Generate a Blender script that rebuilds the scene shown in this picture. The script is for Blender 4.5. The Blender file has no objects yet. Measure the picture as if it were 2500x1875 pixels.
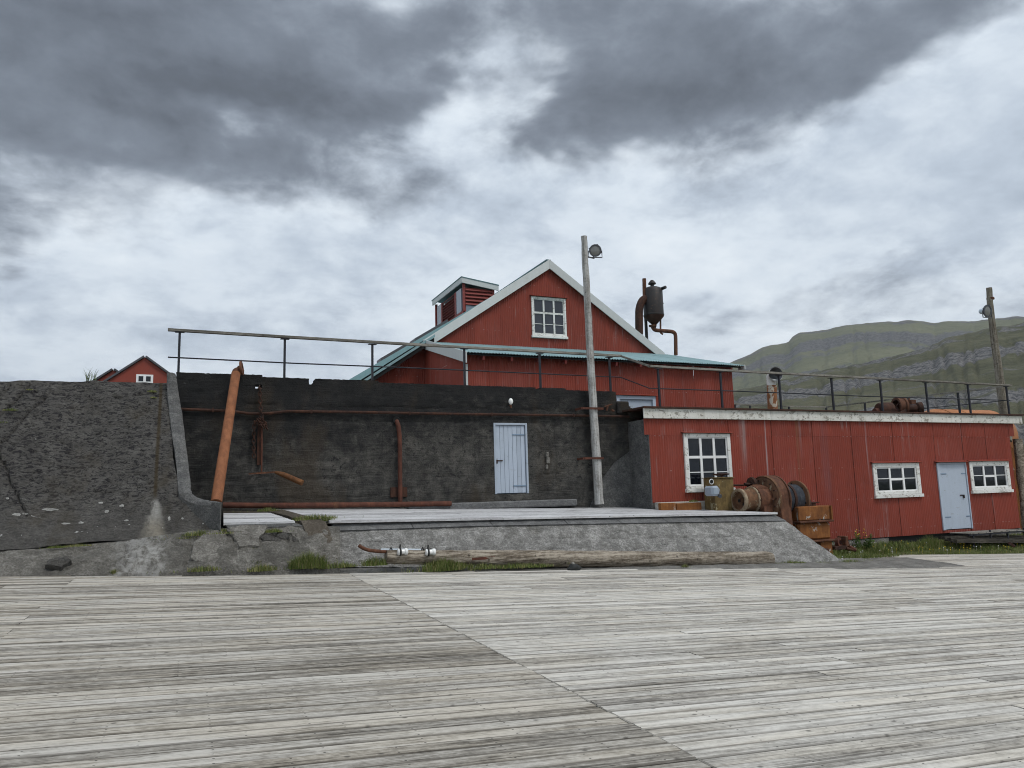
import bpy, bmesh, math, random
from mathutils import Vector, Matrix, noise as mn
random.seed(7)
SC = bpy.context.scene
COL = SC.collection
V = Vector

# ------------------------------------------------------------------ camera
TH, PH, RO = math.radians(23.3), math.radians(8.1), math.radians(1.6)
F, CX, CY = 1850.0, 1250.0, 937.5
EYE = V((0, 0, 1.5))
fw = V((math.sin(TH)*math.cos(PH), math.cos(TH)*math.cos(PH), math.sin(PH)))
r0 = V((math.cos(TH), -math.sin(TH), 0)); u0 = r0.cross(fw)
rt = r0*math.cos(RO) - u0*math.sin(RO); up = r0*math.sin(RO) + u0*math.cos(RO)
cd = bpy.data.cameras.new('camera'); cam = bpy.data.objects.new('camera', cd); COL.objects.link(cam)
cd.sensor_width = 36; cd.lens = 36*F/2500; cd.clip_start = .05; cd.clip_end = 20000
m3 = Matrix((rt, up, -fw)).transposed()
cam.matrix_world = Matrix.Translation(EYE) @ m3.to_4x4()
SC.camera = cam

# ------------------------------------------------------------------ node helpers
class NT:
    def __init__(s, nt): s.t = nt
    def n(s, typ, **kw):
        nd = s.t.nodes.new(typ)
        for k, v in kw.items(): setattr(nd, k, v)
        return nd
    def put(s, sock, v):
        if isinstance(v, bpy.types.NodeSocket): s.t.links.new(v, sock)
        elif v is not None:
            try: sock.default_value = v
            except Exception: sock.default_value = tuple(v)+(1,) if hasattr(v, '__len__') else (v, v, v)
    def math(s, op, a, b=None, c=None, clamp=False):
        nd = s.n('ShaderNodeMath', operation=op, use_clamp=clamp); s.put(nd.inputs[0], a)
        if b is not None: s.put(nd.inputs[1], b)
        if c is not None: s.put(nd.inputs[2], c)
        return nd.outputs[0]
    def vm(s, op, a, b=None, c=None):
        nd = s.n('ShaderNodeVectorMath', operation=op); s.put(nd.inputs[0], a)
        if b is not None: s.put(nd.inputs[1], b)
        if c is not None: s.put(nd.inputs[2], c)
        return nd.outputs['Value'] if op in ('LENGTH', 'DOT_PRODUCT') else nd.outputs[0]
    def noise(s, vec, scale=5, detail=4, rough=.55, dist=0, col=False):
        nd = s.n('ShaderNodeTexNoise'); s.put(nd.inputs['Vector'], vec); s.put(nd.inputs['Scale'], scale)
        s.put(nd.inputs['Detail'], detail); s.put(nd.inputs['Roughness'], rough); s.put(nd.inputs['Distortion'], dist)
        return nd.outputs['Color' if col else 'Fac']
    def voro(s, vec, scale=5, feature='F1'):
        nd = s.n('ShaderNodeTexVoronoi', feature=feature); s.put(nd.inputs['Vector'], vec); s.put(nd.inputs['Scale'], scale)
        return nd.outputs['Distance']
    def ramp(s, f, stops, mode='LINEAR'):
        nd = s.n('ShaderNodeValToRGB'); nd.color_ramp.interpolation = mode
        e = nd.color_ramp.elements
        while len(e) < len(stops): e.new(.5)
        for q, (p, c) in zip(e, stops):
            q.position = p; q.color = (c, c, c, 1) if not hasattr(c, '__len__') else tuple(c[:3])+(1,)
        s.put(nd.inputs[0], f); return nd.outputs[0]
    def mr(s, f, a, b, c=0, d=1, smooth=True):
        nd = s.n('ShaderNodeMapRange', interpolation_type='SMOOTHSTEP' if smooth else 'LINEAR')
        for i, v in enumerate((f, a, b, c, d)): s.put(nd.inputs[i], v)
        return nd.outputs[0]
    def mix(s, f, a, b, blend='MIX'):
        nd = s.n('ShaderNodeMix', data_type='RGBA', blend_type=blend)
        s.put(nd.inputs[0], f)
        for sk, v in ((nd.inputs[6], a), (nd.inputs[7], b)):
            if hasattr(v, '__len__'): v = tuple(v[:3])+(1,)
            elif not isinstance(v, bpy.types.NodeSocket): v = (v, v, v, 1)
            s.put(sk, v)
        return nd.outputs[2]
    def bump(s, h, strength=.5, dist=.02, nrm=None):
        nd = s.n('ShaderNodeBump'); s.put(nd.inputs['Height'], h); s.put(nd.inputs['Strength'], strength); s.put(nd.inputs['Distance'], dist)
        if nrm: s.put(nd.inputs['Normal'], nrm)
        return nd.outputs[0]
    def sep(s, v):
        nd = s.n('ShaderNodeSeparateXYZ'); s.put(nd.inputs[0], v); return nd.outputs
    def comb(s, x=0, y=0, z=0):
        nd = s.n('ShaderNodeCombineXYZ')
        for i, v in enumerate((x, y, z)): s.put(nd.inputs[i], v)
        return nd.outputs[0]

# ------------------------------------------------------------------ projection helpers (pixel of the photo + a real plane -> place)
def ray(x, y): return fw + rt*((x-CX)/F) - up*((y-CY)/F)
def at(x, y, Y):
    d = ray(x, y); return EYE + d*(Y/d.y)
def rx(x, y):
    d = ray(x, y); return d.x/d.y
U = ray(6130, 1308).normalized(); W = ray(453, 1189).normalized(); DN = U.cross(W).normalized()
def dk(x, y, lift=0):
    d = ray(x, y); return EYE + d*((lift-DN.dot(EYE))/DN.dot(d))
def dz(X, Y, lift=0): return (lift-DN.x*X-DN.y*Y)/DN.z      # height of the deck plane
def px(p):
    q = p-EYE; d = q.dot(fw); return CX+F*q.dot(rt)/d, CY-F*q.dot(up)/d

# ------------------------------------------------------------------ sky
SUN_AZ, SUN_EL = math.radians(150), math.radians(56)      # azimuth from +Y towards +X
wd = bpy.data.worlds.new('World'); SC.world = wd; wd.use_nodes = True
wn = NT(wd.node_tree); wd.node_tree.nodes.clear()
sky = wn.n('ShaderNodeTexSky', sky_type='NISHITA', sun_disc=False); sky.sun_elevation = SUN_EL; sky.sun_rotation = SUN_AZ
tc = wn.n('ShaderNodeTexCoord'); dirv = tc.outputs['Generated']
dx, dy, dzz = wn.sep(dirv)
zc = wn.math('MAXIMUM', dzz, 0.0)
kk = wn.math('DIVIDE', 1.0, wn.math('ADD', zc, .30))
pl = wn.vm('MULTIPLY', dirv, wn.comb(kk, kk, .6))          # flattened cloud layer
n2 = wn.noise(wn.vm('ADD', pl, (7.3, 2.1, .4)), 3.4, 6, .6, .25)
n3 = wn.noise(wn.vm('ADD', pl, (1.3, 9.1, 3.4)), 1.5, 3, .55, .5)
n4 = wn.noise(wn.vm('ADD', pl, (11.3, 4.1, 3.4)), 9.5, 5, .65, .2)
az = wn.math('ARCTAN2', dx, dy); el = wn.math('ARCSINE', dzz)
wv = wn.noise(wn.vm('ADD', pl, (3.3, 5.1, 8.4)), 2.2, 4, .6, .2, col=True)
wx, wy, wz = wn.sep(wv)
azw = wn.math('ADD', az, wn.math('MULTIPLY', wn.math('SUBTRACT', wx, .5), .42))
elw = wn.math('ADD', el, wn.math('MULTIPLY', wn.math('SUBTRACT', wy, .5), .24))
pv = wn.comb(azw, elw, 0)
tot = None
CLOUDS = [  # cloud banks: centre and half size in the photo's pixels, weight
 (60,170,420,190,.95), (500,120,360,200,.75), (180,330,300,70,.55), (950,90,230,120,.6), (760,260,240,90,.5),
 (1030,270,170,60,.55), (1400,120,170,170,.55), (1570,200,230,200,.85), (1460,380,190,70,.55), (1900,110,330,130,.8),
 (2300,40,260,70,.35), (60,555,260,55,.6), (520,490,480,60,.52), (900,430,280,70,.25), (2150,740,420,45,.36), (1000,760,400,50,.14),
 (1165,150,60,150,-.26), (1240,40,170,70,.32), (1120,230,120,60,.22), (560,320,130,36,-.55), (2320,330,330,150,-.22), (330,640,420,60,-.18), (1320,330,60,70,-.2)]
for (cx, cy, sx, sy, w) in CLOUDS:
    d = ray(cx, cy).normalized(); a, e = math.atan2(d.x, d.y), math.asin(d.z)
    ia, ie = F/sx/1.0*math.cos(e), F/sy/1.0
    q = wn.vm('MULTIPLY_ADD', pv, (ia, ie, 0), (-a*ia, -e*ie, 0))
    b = wn.mr(wn.vm('LENGTH', q), 0, 1.75, w, 0)
    tot = b if tot is None else wn.math('ADD', tot, b)
c2 = wn.math('SUBTRACT', n2, .5); c3 = wn.math('SUBTRACT', n3, .5); c4 = wn.math('SUBTRACT', n4, .5)
tot = wn.math('MINIMUM', tot, 1.1)
edge_ = wn.math('ADD', tot, wn.math('ADD', wn.math('MULTIPLY', c2, 1.0), wn.math('MULTIPLY', c4, .45)))
cm_ = wn.mr(edge_, .04, .74, 0, 1)                                   # where the heavy cloud is
dsh = wn.math('ADD', wn.math('MULTIPLY', tot, .55), wn.math('ADD', wn.math('MULTIPLY', c2, 1.1), wn.math('ADD', wn.math('MULTIPLY', c3, .5), wn.math('MULTIPLY', c4, .5))))
dcol = wn.ramp(dsh, [(.0, (.40, .45, .52)), (.22, (.275, .318, .382)), (.45, (.172, .202, .25)), (.75, (.098, .116, .147)), (1, (.07, .082, .102))])
lsh = wn.math('ADD', wn.math('ADD', wn.math('MULTIPLY', c2, 1.1), wn.math('MULTIPLY', c3, .9)), wn.math('MULTIPLY_ADD', c4, .65, .42))
lcol = wn.ramp(lsh, [(.08, (.80, .865, .925)), (.34, (.675, .75, .83)), (.56, (.51, .585, .68)), (.85, (.355, .42, .51))])
ccol = wn.mix(cm_, lcol, dcol)
cover = wn.mr(edge_, -.6, 0, .84, 1)
bg1 = wn.n('ShaderNodeBackground'); wn.put(bg1.inputs[0], sky.outputs[0]); bg1.inputs[1].default_value = .08
bg2 = wn.n('ShaderNodeBackground'); wn.put(bg2.inputs[0], ccol); bg2.inputs[1].default_value = 1.0
ms = wn.n('ShaderNodeMixShader'); wn.put(ms.inputs[0], cover); wn.put(ms.inputs[1], bg1.outputs[0]); wn.put(ms.inputs[2], bg2.outputs[0])
wo = wn.n('ShaderNodeOutputWorld'); wn.put(wo.inputs[0], ms.outputs[0])
sl = bpy.data.lights.new('sun', 'SUN'); sl.energy = 1.5; sl.angle = math.radians(18); sl.color = (1, .96, .90)
so = bpy.data.objects.new('sun', sl); COL.objects.link(so)
sd = V((math.sin(SUN_AZ)*math.cos(SUN_EL), math.cos(SUN_AZ)*math.cos(SUN_EL), math.sin(SUN_EL)))
so.rotation_euler = (-sd).to_track_quat('-Z', 'Y').to_euler(); so.location = sd*60
wd.cycles.sampling_method = 'MANUAL'; wd.cycles.sample_map_resolution = 512
SC.cycles.use_adaptive_sampling = True; SC.cycles.adaptive_threshold = .025; SC.cycles.filter_width = 1.0
SC.cycles.max_bounces = 4; SC.cycles.volume_bounces = 0; SC.cycles.diffuse_bounces = 2; SC.cycles.glossy_bounces = 2; SC.cycles.caustics_reflective = False; SC.cycles.caustics_refractive = False
vs = SC.view_settings; vs.view_transform = 'Standard'; vs.look = 'None'; vs.exposure = 0.18; vs.gamma = 1; vs.use_curve_mapping = False

# ------------------------------------------------------------------ materials
MATS = {}
def mat(name, rough=.8, metal=0, spec=.3):
    m = bpy.data.materials.new(name); m.use_nodes = True; t = NT(m.node_tree)
    p = m.node_tree.nodes['Principled BSDF']
    p.inputs['Roughness'].default_value = rough; p.inputs['Metallic'].default_value = metal; p.inputs['Specular IOR Level'].default_value = spec
    MATS[name] = m
    o = t.n('ShaderNodeTexCoord').outputs['Object']; oi = t.n('ShaderNodeObjectInfo').outputs['Random']
    pos = t.n('ShaderNodeNewGeometry').outputs['Position']
    return t, p, o, oi, pos
def sc3(t, v, s, off=(0, 0, 0)): return t.vm('MULTIPLY_ADD', v, s, off)

def wood(name, dark, mid, pale, along=(.9, 26, 26), bump=.35, var=.16, streak=1.0, tan=None, nails=False):
    t, p, o, oi, pos = mat(name, .85, 0, .2)
    ad = t.n('ShaderNodeAttribute', attribute_name='rnd').outputs['Fac']
    r = t.math('ADD', oi, ad)
    ro = t.math('MULTIPLY', r, 57.0)
    v = t.vm('ADD', o, t.comb(ro, t.math('MULTIPLY', r, 23.0), ro))
    a = t.noise(sc3(t, v, along), 1.0, 5, .66, .5)
    b = t.noise(sc3(t, v, tuple(q*4.5 for q in along)), 1.0, 3, .68, .3)
    c = t.noise(sc3(t, v, (.9, 1.6, 1.6)), 1.0, 3, .6)
    m = t.noise(sc3(t, v, (11, 17, 17)), 1.0, 3, .75)
    f = t.math('MULTIPLY_ADD', a, .60*streak, t.math('MULTIPLY', b, .34))
    f = t.math('MULTIPLY_ADD', t.math('SUBTRACT', m, .5), .34, f)
    f = t.math('ADD', f, t.math('MULTIPLY_ADD', c, .30, -.15))
    rv = t.n('ShaderNodeTexWhiteNoise', noise_dimensions='1D'); t.put(rv.inputs['W'], t.math('MULTIPLY', r, 91.7))
    f = t.math('ADD', f, t.math('MULTIPLY', t.math('SUBTRACT', rv.outputs['Value'], .5), var))
    col = t.ramp(f, [(.28, dark), (.42, mid), (.56, pale), (.8, tuple(min(1, q*1.2) for q in pale))])
    if tan: col = t.mix(t.mr(t.noise(sc3(t, v, (.7, 3, 3)), 1.0, 2, .5), .4, .62, .15, .8), col, t.mix(1.0, col, tan, 'MULTIPLY'))
    sx_, sy_, sz_ = [max(q*.22, .9) if q > 2 else q*4.5 for q in along]
    k = t.voro(sc3(t, v, (sx_, sy_, sz_)), 1.25)
    kn = t.mr(k, .04, .15, .8, 0)
    col = t.mix(kn, col, tuple(q*.8 for q in dark))
    ey = t.math('ABSOLUTE', t.n('ShaderNodeAttribute', attribute_name='ey').outputs['Fac'])
    col = t.mix(t.mr(t.math('MULTIPLY_ADD', t.math('SUBTRACT', m, .5), .25, ey), .78, 1.0, 0, .62), col, tuple(q*.7 for q in dark))
    if nails:
        nx_ = t.math('ABSOLUTE', t.math('SUBTRACT', t.math('FRACT', t.math('DIVIDE', t.sep(o)[0], .6)), .5))
        nm_ = t.math('MULTIPLY', t.mr(nx_, .486, .492, 0, 1), t.mr(t.math('ABSOLUTE', t.math('SUBTRACT', ey, .58)), .06, .10, .85, 0))
        col = t.mix(nm_, col, (.03, .027, .024))
    t.put(p.inputs['Base Color'], col)
    t.put(p.inputs['Normal'], t.bump(b, bump, .012))
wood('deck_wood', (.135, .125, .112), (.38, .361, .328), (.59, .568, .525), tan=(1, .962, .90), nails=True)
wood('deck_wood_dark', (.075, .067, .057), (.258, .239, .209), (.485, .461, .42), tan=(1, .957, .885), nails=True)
wood('dark_timber', (.015, .013, .011), (.04, .035, .028), (.085, .075, .06))
wood('terrace_wood', (.19, .185, .19), (.39, .385, .39), (.58, .58, .585))
wood('rail_wood', (.08, .075, .065), (.16, .15, .13), (.28, .265, .235), along=(1.2, 18, 18))
wood('pole_wood', (.10, .094, .084), (.26, .25, .232), (.47, .465, .45), along=(16, 16, .8), bump=.6, var=.05)
wood('pole_wood_brown', (.06, .05, .038), (.15, .13, .10), (.28, .255, .21), along=(16, 16, .8), bump=.6, var=.05)
wood('log_wood', (.04, .03, .022), (.145, .118, .088), (.36, .315, .255), along=(.9, 16, 16), bump=.9, var=.05)
wood('old_board', (.12, .11, .095), (.30, .28, .25), (.48, .46, .42), along=(1.2, 14, 14))

def concrete(name, lo, mid, hi, kind):
    t, p, o, oi, pos = mat(name, .92, 0, .15)
    big = t.noise(pos, .55, 4, .6, .4); med = t.noise(pos, 3.4, 7, .7, .5); fin = t.noise(pos, 30, 5, .75)
    hz = t.noise(sc3(t, pos, (2.6, 2.6, 26)), 1.0, 6, .7, .4)      # board marks
    if kind == 'wall':
        x, y, z = t.sep(pos)
        vt = t.noise(sc3(t, pos, (4.5, 4.5, .6)), 1.0, 6, .7, .4)
        f = t.math('ADD', t.math('MULTIPLY', med, .56), t.math('MULTIPLY', hz, .12))
        f = t.math('ADD', f, t.math('ADD', t.math('MULTIPLY', fin, .24), t.math('MULTIPLY', vt, .08)))
        f = t.math('MULTIPLY_ADD', t.math('SUBTRACT', big, .5), .35, f)
        col = t.ramp(f, [(.38, lo), (.50, mid), (.62, hi), (.76, tuple(q*1.5 for q in hi))])
        bl = t.math('ABSOLUTE', t.math('SUBTRACT', t.math('FRACT', t.math('DIVIDE', t.math('MULTIPLY_ADD', t.noise(sc3(t, pos, (.5, .5, .5)), 1.0, 2, .5), .12, z), .155)), .5))
        blm = t.math('MULTIPLY', t.mr(bl, .445, .49, 0, 1), t.mr(t.noise(sc3(t, pos, (1.7, 1.7, 5)), 1.0, 5, .7), .45, .62, 0, .55))
        col = t.mix(blm, col, (.135, .13, .12))
        dr_ = t.mr(t.noise(sc3(t, pos, (5, 5, .5)), 1.0, 5, .7), .58, .72, 0, .5); col = t.mix(dr_, col, (.018, .018, .019))
        spk = t.math('MULTIPLY', t.mr(t.noise(sc3(t, pos, (7, 7, 9)), 1.0, 6, .72, .6), .54, .62, 0, .85), t.mr(big, .40, .58, .1, 1)); col = t.mix(spk, col, (.013, .013, .0145))
        # black lichen growing down from the top and from the left corner
        l1 = t.math('ADD', t.mr(z, 2.0, 4.3, 0, .44, False), t.math('MULTIPLY', t.mr(x, -.5, 7.5, .17, 0, False), 1.0))
        ln = t.noise(sc3(t, pos, (3.2, 3.2, 4.4)), 1.0, 8, .72, .5)
        l = t.mr(t.math('ADD', l1, t.math('MULTIPLY', ln, .8)),      .50, .80, 0, .84)
        col = t.mix(l, col, (.0155, .0158, .017))
        rusty = t.mr(t.noise(sc3(t, pos, (.8, .8, .35)), 1.0, 5, .6), .50, .66, 0, .6)
        col = t.mix(rusty, col, (.062, .048, .034))
        w = t.mr(t.noise(sc3(t, pos, (7, 7, 30)), 1.0, 3, .6, 1.0), .735, .78, 0, .45)
        col = t.mix(w, col, (.20, .20, .19))
        h = t.math('ADD', hz, fin)
        bs, bd = .8, .04
    elif kind == 'ramp':
        pit = t.noise(sc3(t, pos, (9, 16, 22)), 1.0, 6, .72, .8)
        f = t.math('ADD', t.math('MULTIPLY', med, .5), t.math('MULTIPLY', fin, .5))
        col = t.ramp(f, [(.3, lo), (.5, mid), (.72, hi)])
        pm = t.mr(pit, .49, .57, 0, .85)
        x, y, z = t.sep(pos)
        zone = t.mr(z, 1.0, 1.7, .35, 1.0)
        col = t.mix(t.math('MULTIPLY', pm, zone), col, (.014, .013, .016))
        br = t.mr(t.noise(sc3(t, pos, (1.1, 1.1, .5)), 1.0, 5, .6), .52, .72, 0, .55)
        col = t.mix(br, col, (.07, .058, .04))
        gr = t.mr(t.noise(pos, 1.7, 6, .7), .64, .74, 0, .5)
        col = t.mix(gr, col, (.06, .065, .03))
        wh = t.math('MULTIPLY', t.mr(t.noise(sc3(t, pos, (5, 5, 11)), 1.0, 3, .6, .8), .70, .74, 0, .9), t.mr(z, 1.75, 1.3, 0, 1))
        col = t.mix(wh, col, (.55, .55, .53))
        # lime run below the seam, spreading towards the foot, and rust under the seam
        wn_ = t.noise(sc3(t, pos, (7, 7, 3)), 1.0, 6, .7)
        wd_ = t.mr(z, 1.62, .85, .05, .26, False)
        d_ = t.math('DIVIDE', t.math('ABSOLUTE', t.math('SUBTRACT', t.math('MULTIPLY_ADD', t.math('SUBTRACT', wn_, .5), .22, x), LIME)), wd_)
        lm = t.math('MULTIPLY', t.mr(d_, .25, 1.15, 1, 0), t.mr(z, 1.60, 1.45, 0, 1))
        lm = t.math('MULTIPLY', lm, t.mr(wn_, .25, .6, .35, .95))
        col = t.mix(lm, col, t.mix(t.mr(z, 1.35, 1.0, 0, 1), (.40, .39, .36), (.27, .245, .20)))
        sm_ = t.math('MULTIPLY', t.mr(t.math('ABSOLUTE', t.math('SUBTRACT', x, t.math('MULTIPLY_ADD', z, -.016, LIME+.0))), .012, .05, .8, 0), t.mr(z, 1.5, 1.7, 0, 1))
        col = t.mix(sm_, col, (.05, .036, .018))
        h = t.math('ADD', t.math('MULTIPLY', pit, -1.0), t.math('MULTIPLY', fin, .6)); bs, bd = .9, .06
    else:
        vein = t.noise(sc3(t, pos, (5, 5, 7)), 1.0, 8, .75, 1.2)
        f = t.math('ADD', t.math('MULTIPLY', med, .32), t.math('ADD', t.math('MULTIPLY', fin, .38), t.math('MULTIPLY', vein, .30)))
        col = t.ramp(f, [(.37, lo), (.49, mid), (.58, hi), (.68, tuple(min(.8, q*1.5) for q in hi))])
        dk_ = t.mr(t.noise(sc3(t, pos, (2.2, 4, 16)), 1.0, 8, .72, .6), .57, .67, 0, .6)
        col = t.mix(dk_, col, tuple(q*.55 for q in lo))
        moss = t.mr(t.noise(pos, .9, 6, .7), .62, .76, 0, .35)
        if kind == 'apron':      # white lime wash left over below the ramp
            x, y, z = t.sep(pos); wn_ = t.noise(sc3(t, pos, (5, 5, 4)), 1.0, 6, .7, .5)
            e_ = t.math('ABSOLUTE', t.math('SUBTRACT', t.math('MULTIPLY_ADD', t.math('SUBTRACT', wn_, .5), .5, x), LIME-.18))
            lm = t.math('MULTIPLY', t.mr(e_, .22, .5, 1, 0), t.mr(t.noise(sc3(t, pos, (9, 9, 2)), 1.0, 5, .7), .38, .60, .0, .85))
            col = t.mix(lm, col, (.42, .412, .39))
            w2_ = t.noise(sc3(t, pos, (.7, .7, .7)), 1.0, 3, .6); col = t.mix(t.mr(w2_, .45, .65, 0, .5), col, (.065, .062, .056))
        col = t.mix(moss, col, (.10, .095, .06))
        h = t.math('ADD', t.math('MULTIPLY', vein, .8), t.math('MULTIPLY', fin, .6)); bs, bd = 1.0, .05
    t.put(p.inputs['Base Color'], col); t.put(p.inputs['Normal'], t.bump(h, bs, bd))
LIME = at(379, 1262, 15.62).x
concrete('concrete_wall', (.028, .0275, .027), (.064, .061, .056), (.125, .118, .105), 'wall')
concrete('concrete_ramp', (.046, .043, .040), (.094, .089, .082), (.18, .172, .158), 'ramp')
concrete('concrete_curb', (.06, .06, .06), (.115, .114, .112), (.20, .198, .19), 'grey')
concrete('concrete_grey', (.10, .097, .09), (.215, .209, .197), (.40, .39, .372), 'grey')
concrete('concrete_coping', (.10, .10, .10), (.155, .155, .155), (.225, .225, .222), 'grey')
concrete('apron_concrete', (.075, .07, .061), (.15, .141, .125), (.27, .257, .232), 'apron')
concrete('concrete_slab', (.085, .079, .069), (.17, .16, .143), (.29, .276, .25), 'grey')
concrete('concrete_patch', (.22, .21, .19), (.36, .35, .325), (.52, .51, .49), 'grey')
concrete('cement_worn', (.085, .08, .068), (.17, .16, .14), (.34, .32, .285), 'grey')
concrete('flake', (.20, .198, .185), (.34, .335, .315), (.52, .51, .485), 'grey')
concrete('concrete_dirt', (.055, .046, .036), (.095, .08, .063), (.15, .13, .105), 'grey')

def paint(name, col, rough=.6, dirt=.35, dirtcol=(.2, .18, .15), streak=False, chips=0, chipcol=(.3, .28, .25), spec=.3, zscale=.35):
    t, p, o, oi, pos = mat(name, rough, 0, spec)
    a = t.noise(pos, 3.0, 6, .6); b = t.noise(sc3(t, pos, (9, 9, zscale)), 1.0, 6, .65)
    f = t.math('ADD', t.math('MULTIPLY', a, .45), t.math('MULTIPLY', b, .55))
    c = t.mix(t.mr(f, .42, .7, 0, dirt), col, dirtcol)
    c = t.mix(t.math('MULTIPLY', t.math('SUBTRACT', oi, .5), .3), c, (0, 0, 0)) if False else c
    hv = t.n('ShaderNodeHueSaturation'); t.put(hv.inputs['Color'], c); t.put(hv.inputs['Value'], t.mr(oi, 0, 1, .90, 1.09, False)); c = hv.outputs[0]
    if streak:
        w = t.noise(sc3(t, pos, (5.5, 5.5, .22)), 1.0, 7, .7); w2 = t.noise(pos, .9, 4, .6)
        c = t.mix(t.math('MULTIPLY', t.mr(w, .54, .68, 0, .7), t.mr(w2, .44, .62, 0, 1)), c, (.31, .215, .20))
        w3 = t.noise(sc3(t, pos, (7.5, 7.5, .3)), 1.0, 5, .7); c = t.mix(t.mr(w3, .60, .78, 0, .5), c, tuple(q*.5 for q in col))
        fl = t.mr(t.noise(pos, 26, 3, .6), .74, .78, 0, .5); c = t.mix(fl, c, (.45, .36, .33))
        big_ = t.noise(sc3(t, pos, (1.1, 1.1, .35)), 1.0, 5, .65); c = t.mix(t.mr(big_, .5, .7, 0, .35), c, (.30, .095, .075))
        x_, y_, z_ = t.sep(pos)
        for (pxx, wd_, zb_, cc_, ks_) in ((1812, .16, 1.6, (.30, .22, .21), .75), (1868, .03, 1.0, (.42, .33, .33), .8), (1946, .075, 1.0, (.19, .095, .05), .8), (1952, .06, 1.9, (.30, .24, .23), .6), (2010, .2, .6, (.20, .085, .085), .6), (2112, .03, 1.2, (.36, .27, .27), .6), (2172, .025, 1.7, (.36, .27, .27), .6), (2345, .03, 1.9, (.34, .25, .25), .6)):   # old runs below the roof edge
            X_i = at(pxx, 1060, 17.0).x
            ed_ = t.math('ABSOLUTE', t.math('SUBTRACT', t.math('MULTIPLY_ADD', t.math('SUBTRACT', w, .5), .10, x_), X_i))
            m_ = t.math('MULTIPLY', t.mr(ed_, wd_*.35, wd_, ks_, 0), t.mr(z_, zb_, zb_+1.2, 0, 1))
            m_ = t.math('MULTIPLY', m_, t.math('MULTIPLY', t.mr(y_, 17.2, 17.4, 1, 0), t.mr(w, .34, .58, .15, 1)))
            c = t.mix(m_, c, cc_)
        # rows of nail heads where the sheets overlap
        zf = t.math('ABSOLUTE', t.math('SUBTRACT', t.math('FRACT', t.math('DIVIDE', t.math('SUBTRACT', z_, 2.87), .93)), .5))
        xf = t.math('ABSOLUTE', t.math('SUBTRACT', t.math('FRACT', t.math('DIVIDE', x_, .152)), .5))
        nail = t.math('MULTIPLY', t.mr(zf, .484, .49, 0, 1), t.mr(xf, .36, .42, 0, 1))
        nail = t.math('MULTIPLY', nail, t.mr(t.noise(pos, 3.3, 2, .5),   .48, .62, 0, .5)); c = t.mix(nail, c, (.42, .33, .30))
    if chips:
        h = t.mr(t.noise(sc3(t, pos, (6, 6, 9)), 1.0, 8, .75, .4), .62-chips*.16, .66-chips*.14, 0, .8)
        c = t.mix(h, c, chipcol)
    t.put(p.inputs['Base Color'], c)
    t.put(p.inputs['Normal'], t.bump(t.noise(pos, 40, 4, .6), .15, .004))
paint('red_iron', (.240, .045, .027), .7, .5, (.155, .033, .022), streak=True)
paint('red_iron_far', (.262, .052, .032), .6, .35, (.16, .036, .028), streak=False)
paint('red_board', (.235, .05, .042), .6, .3, (.14, .035, .03))
paint('teal_roof', (.22, .345, .36), .5, .5, (.15, .255, .275), spec=.4)
paint('teal_edge', (.12, .2, .21), .6, .3, (.08, .13, .14))
paint('white_paint', (.74, .74, .71), .6, .35, (.42, .40, .35), chips=.5, chipcol=(.30, .28, .24))
paint('white_clean', (.80, .80, .79), .5, .2, (.55, .55, .5))
paint('white_fascia', (.68, .67, .62), .7, .55, (.38, .36, .30), chips=.5, chipcol=(.20, .185, .15))
paint('verge_paint', (.56, .58, .57), .6, .3, (.42, .43, .41))
paint('blue_door', (.41, .465, .545), .6, .5, (.33, .375, .43), chips=.12, chipcol=(.28, .29, .30))
paint('blue_dark', (.20, .27, .36), .6, .3, (.12, .15, .2))
paint('steel_black', (.018, .02, .028), .5, .3, (.05, .035, .03))
paint('iron_black', (.022, .021, .022), .5, .6, (.065, .04, .03), chips=.25, chipcol=(.11, .06, .04))
paint('lamp_grey', (.20, .215, .23), .45, .4, (.10, .09, .085))
paint('lamp_dark', (.07, .075, .085), .4, .4, (.12, .08, .06))
paint('motor_grey', (.30, .35, .41), .45, .25, (.2, .22, .25))
paint('ceramic', (.80, .80, .78), .2, .1, (.6, .58, .5), spec=.5)
paint('rubber', (.012, .012, .013), .7, .2, (.03, .03, .03))
paint('stone_dark', (.02, .022, .022), .7, .5, (.06, .06, .055))
paint('black_and_shade', (.012, .012, .012), .9, .1, (.02, .02, .02))  # near-black: painted shade for gaps, hollows and the eave underside; also black parts
paint('white_pvc', (.55, .62, .68), .4, .2, (.4, .45, .5))

def rust(name, a, b, c, scale=5, paintcol=None, amt=0):
    t, p, o, oi, pos = mat(name, .8, 0, .25)
    f = t.math('ADD', t.math('MULTIPLY', t.noise(pos, scale, 7, .68, .5), .6), t.math('MULTIPLY', t.noise(sc3(t, pos, (14, 14, 2.2)), 1.0, 6, .65), .4))
    col = t.ramp(f, [(.3, a), (.5, b), (.68, c)])
    if paintcol:
        m = t.mr(t.noise(sc3(t, pos, (4, 4, 2.6)), 1.0, 6, .65, .6), .66-amt*.2, .70-amt*.2, 0, .9)
        col = t.mix(m, col, paintcol)
    t.put(p.inputs['Base Color'], col); t.put(p.inputs['Normal'], t.bump(t.noise(pos, 60, 5, .7), .35, .006))
rust('rust_brown', (.035, .018, .012), (.105, .045, .026), (.20, .09, .048))
rust('rust_dark', (.016, .010, .008), (.048, .022, .015), (.10, .042, .024))
rust('rust_orange', (.085, .032, .012), (.20, .076, .022), (.32, .135, .04), 3, (.40, .42, .40), .36)
rust('rust_wheel', (.05, .03, .018), (.13, .065, .034), (.22, .115, .06), 4, (.24, .19, .12), .3)
rust('gear_paint', (.05, .03, .018), (.12, .06, .034), (.20, .11, .06), 3, (.34, .30, .21), .62)
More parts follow.
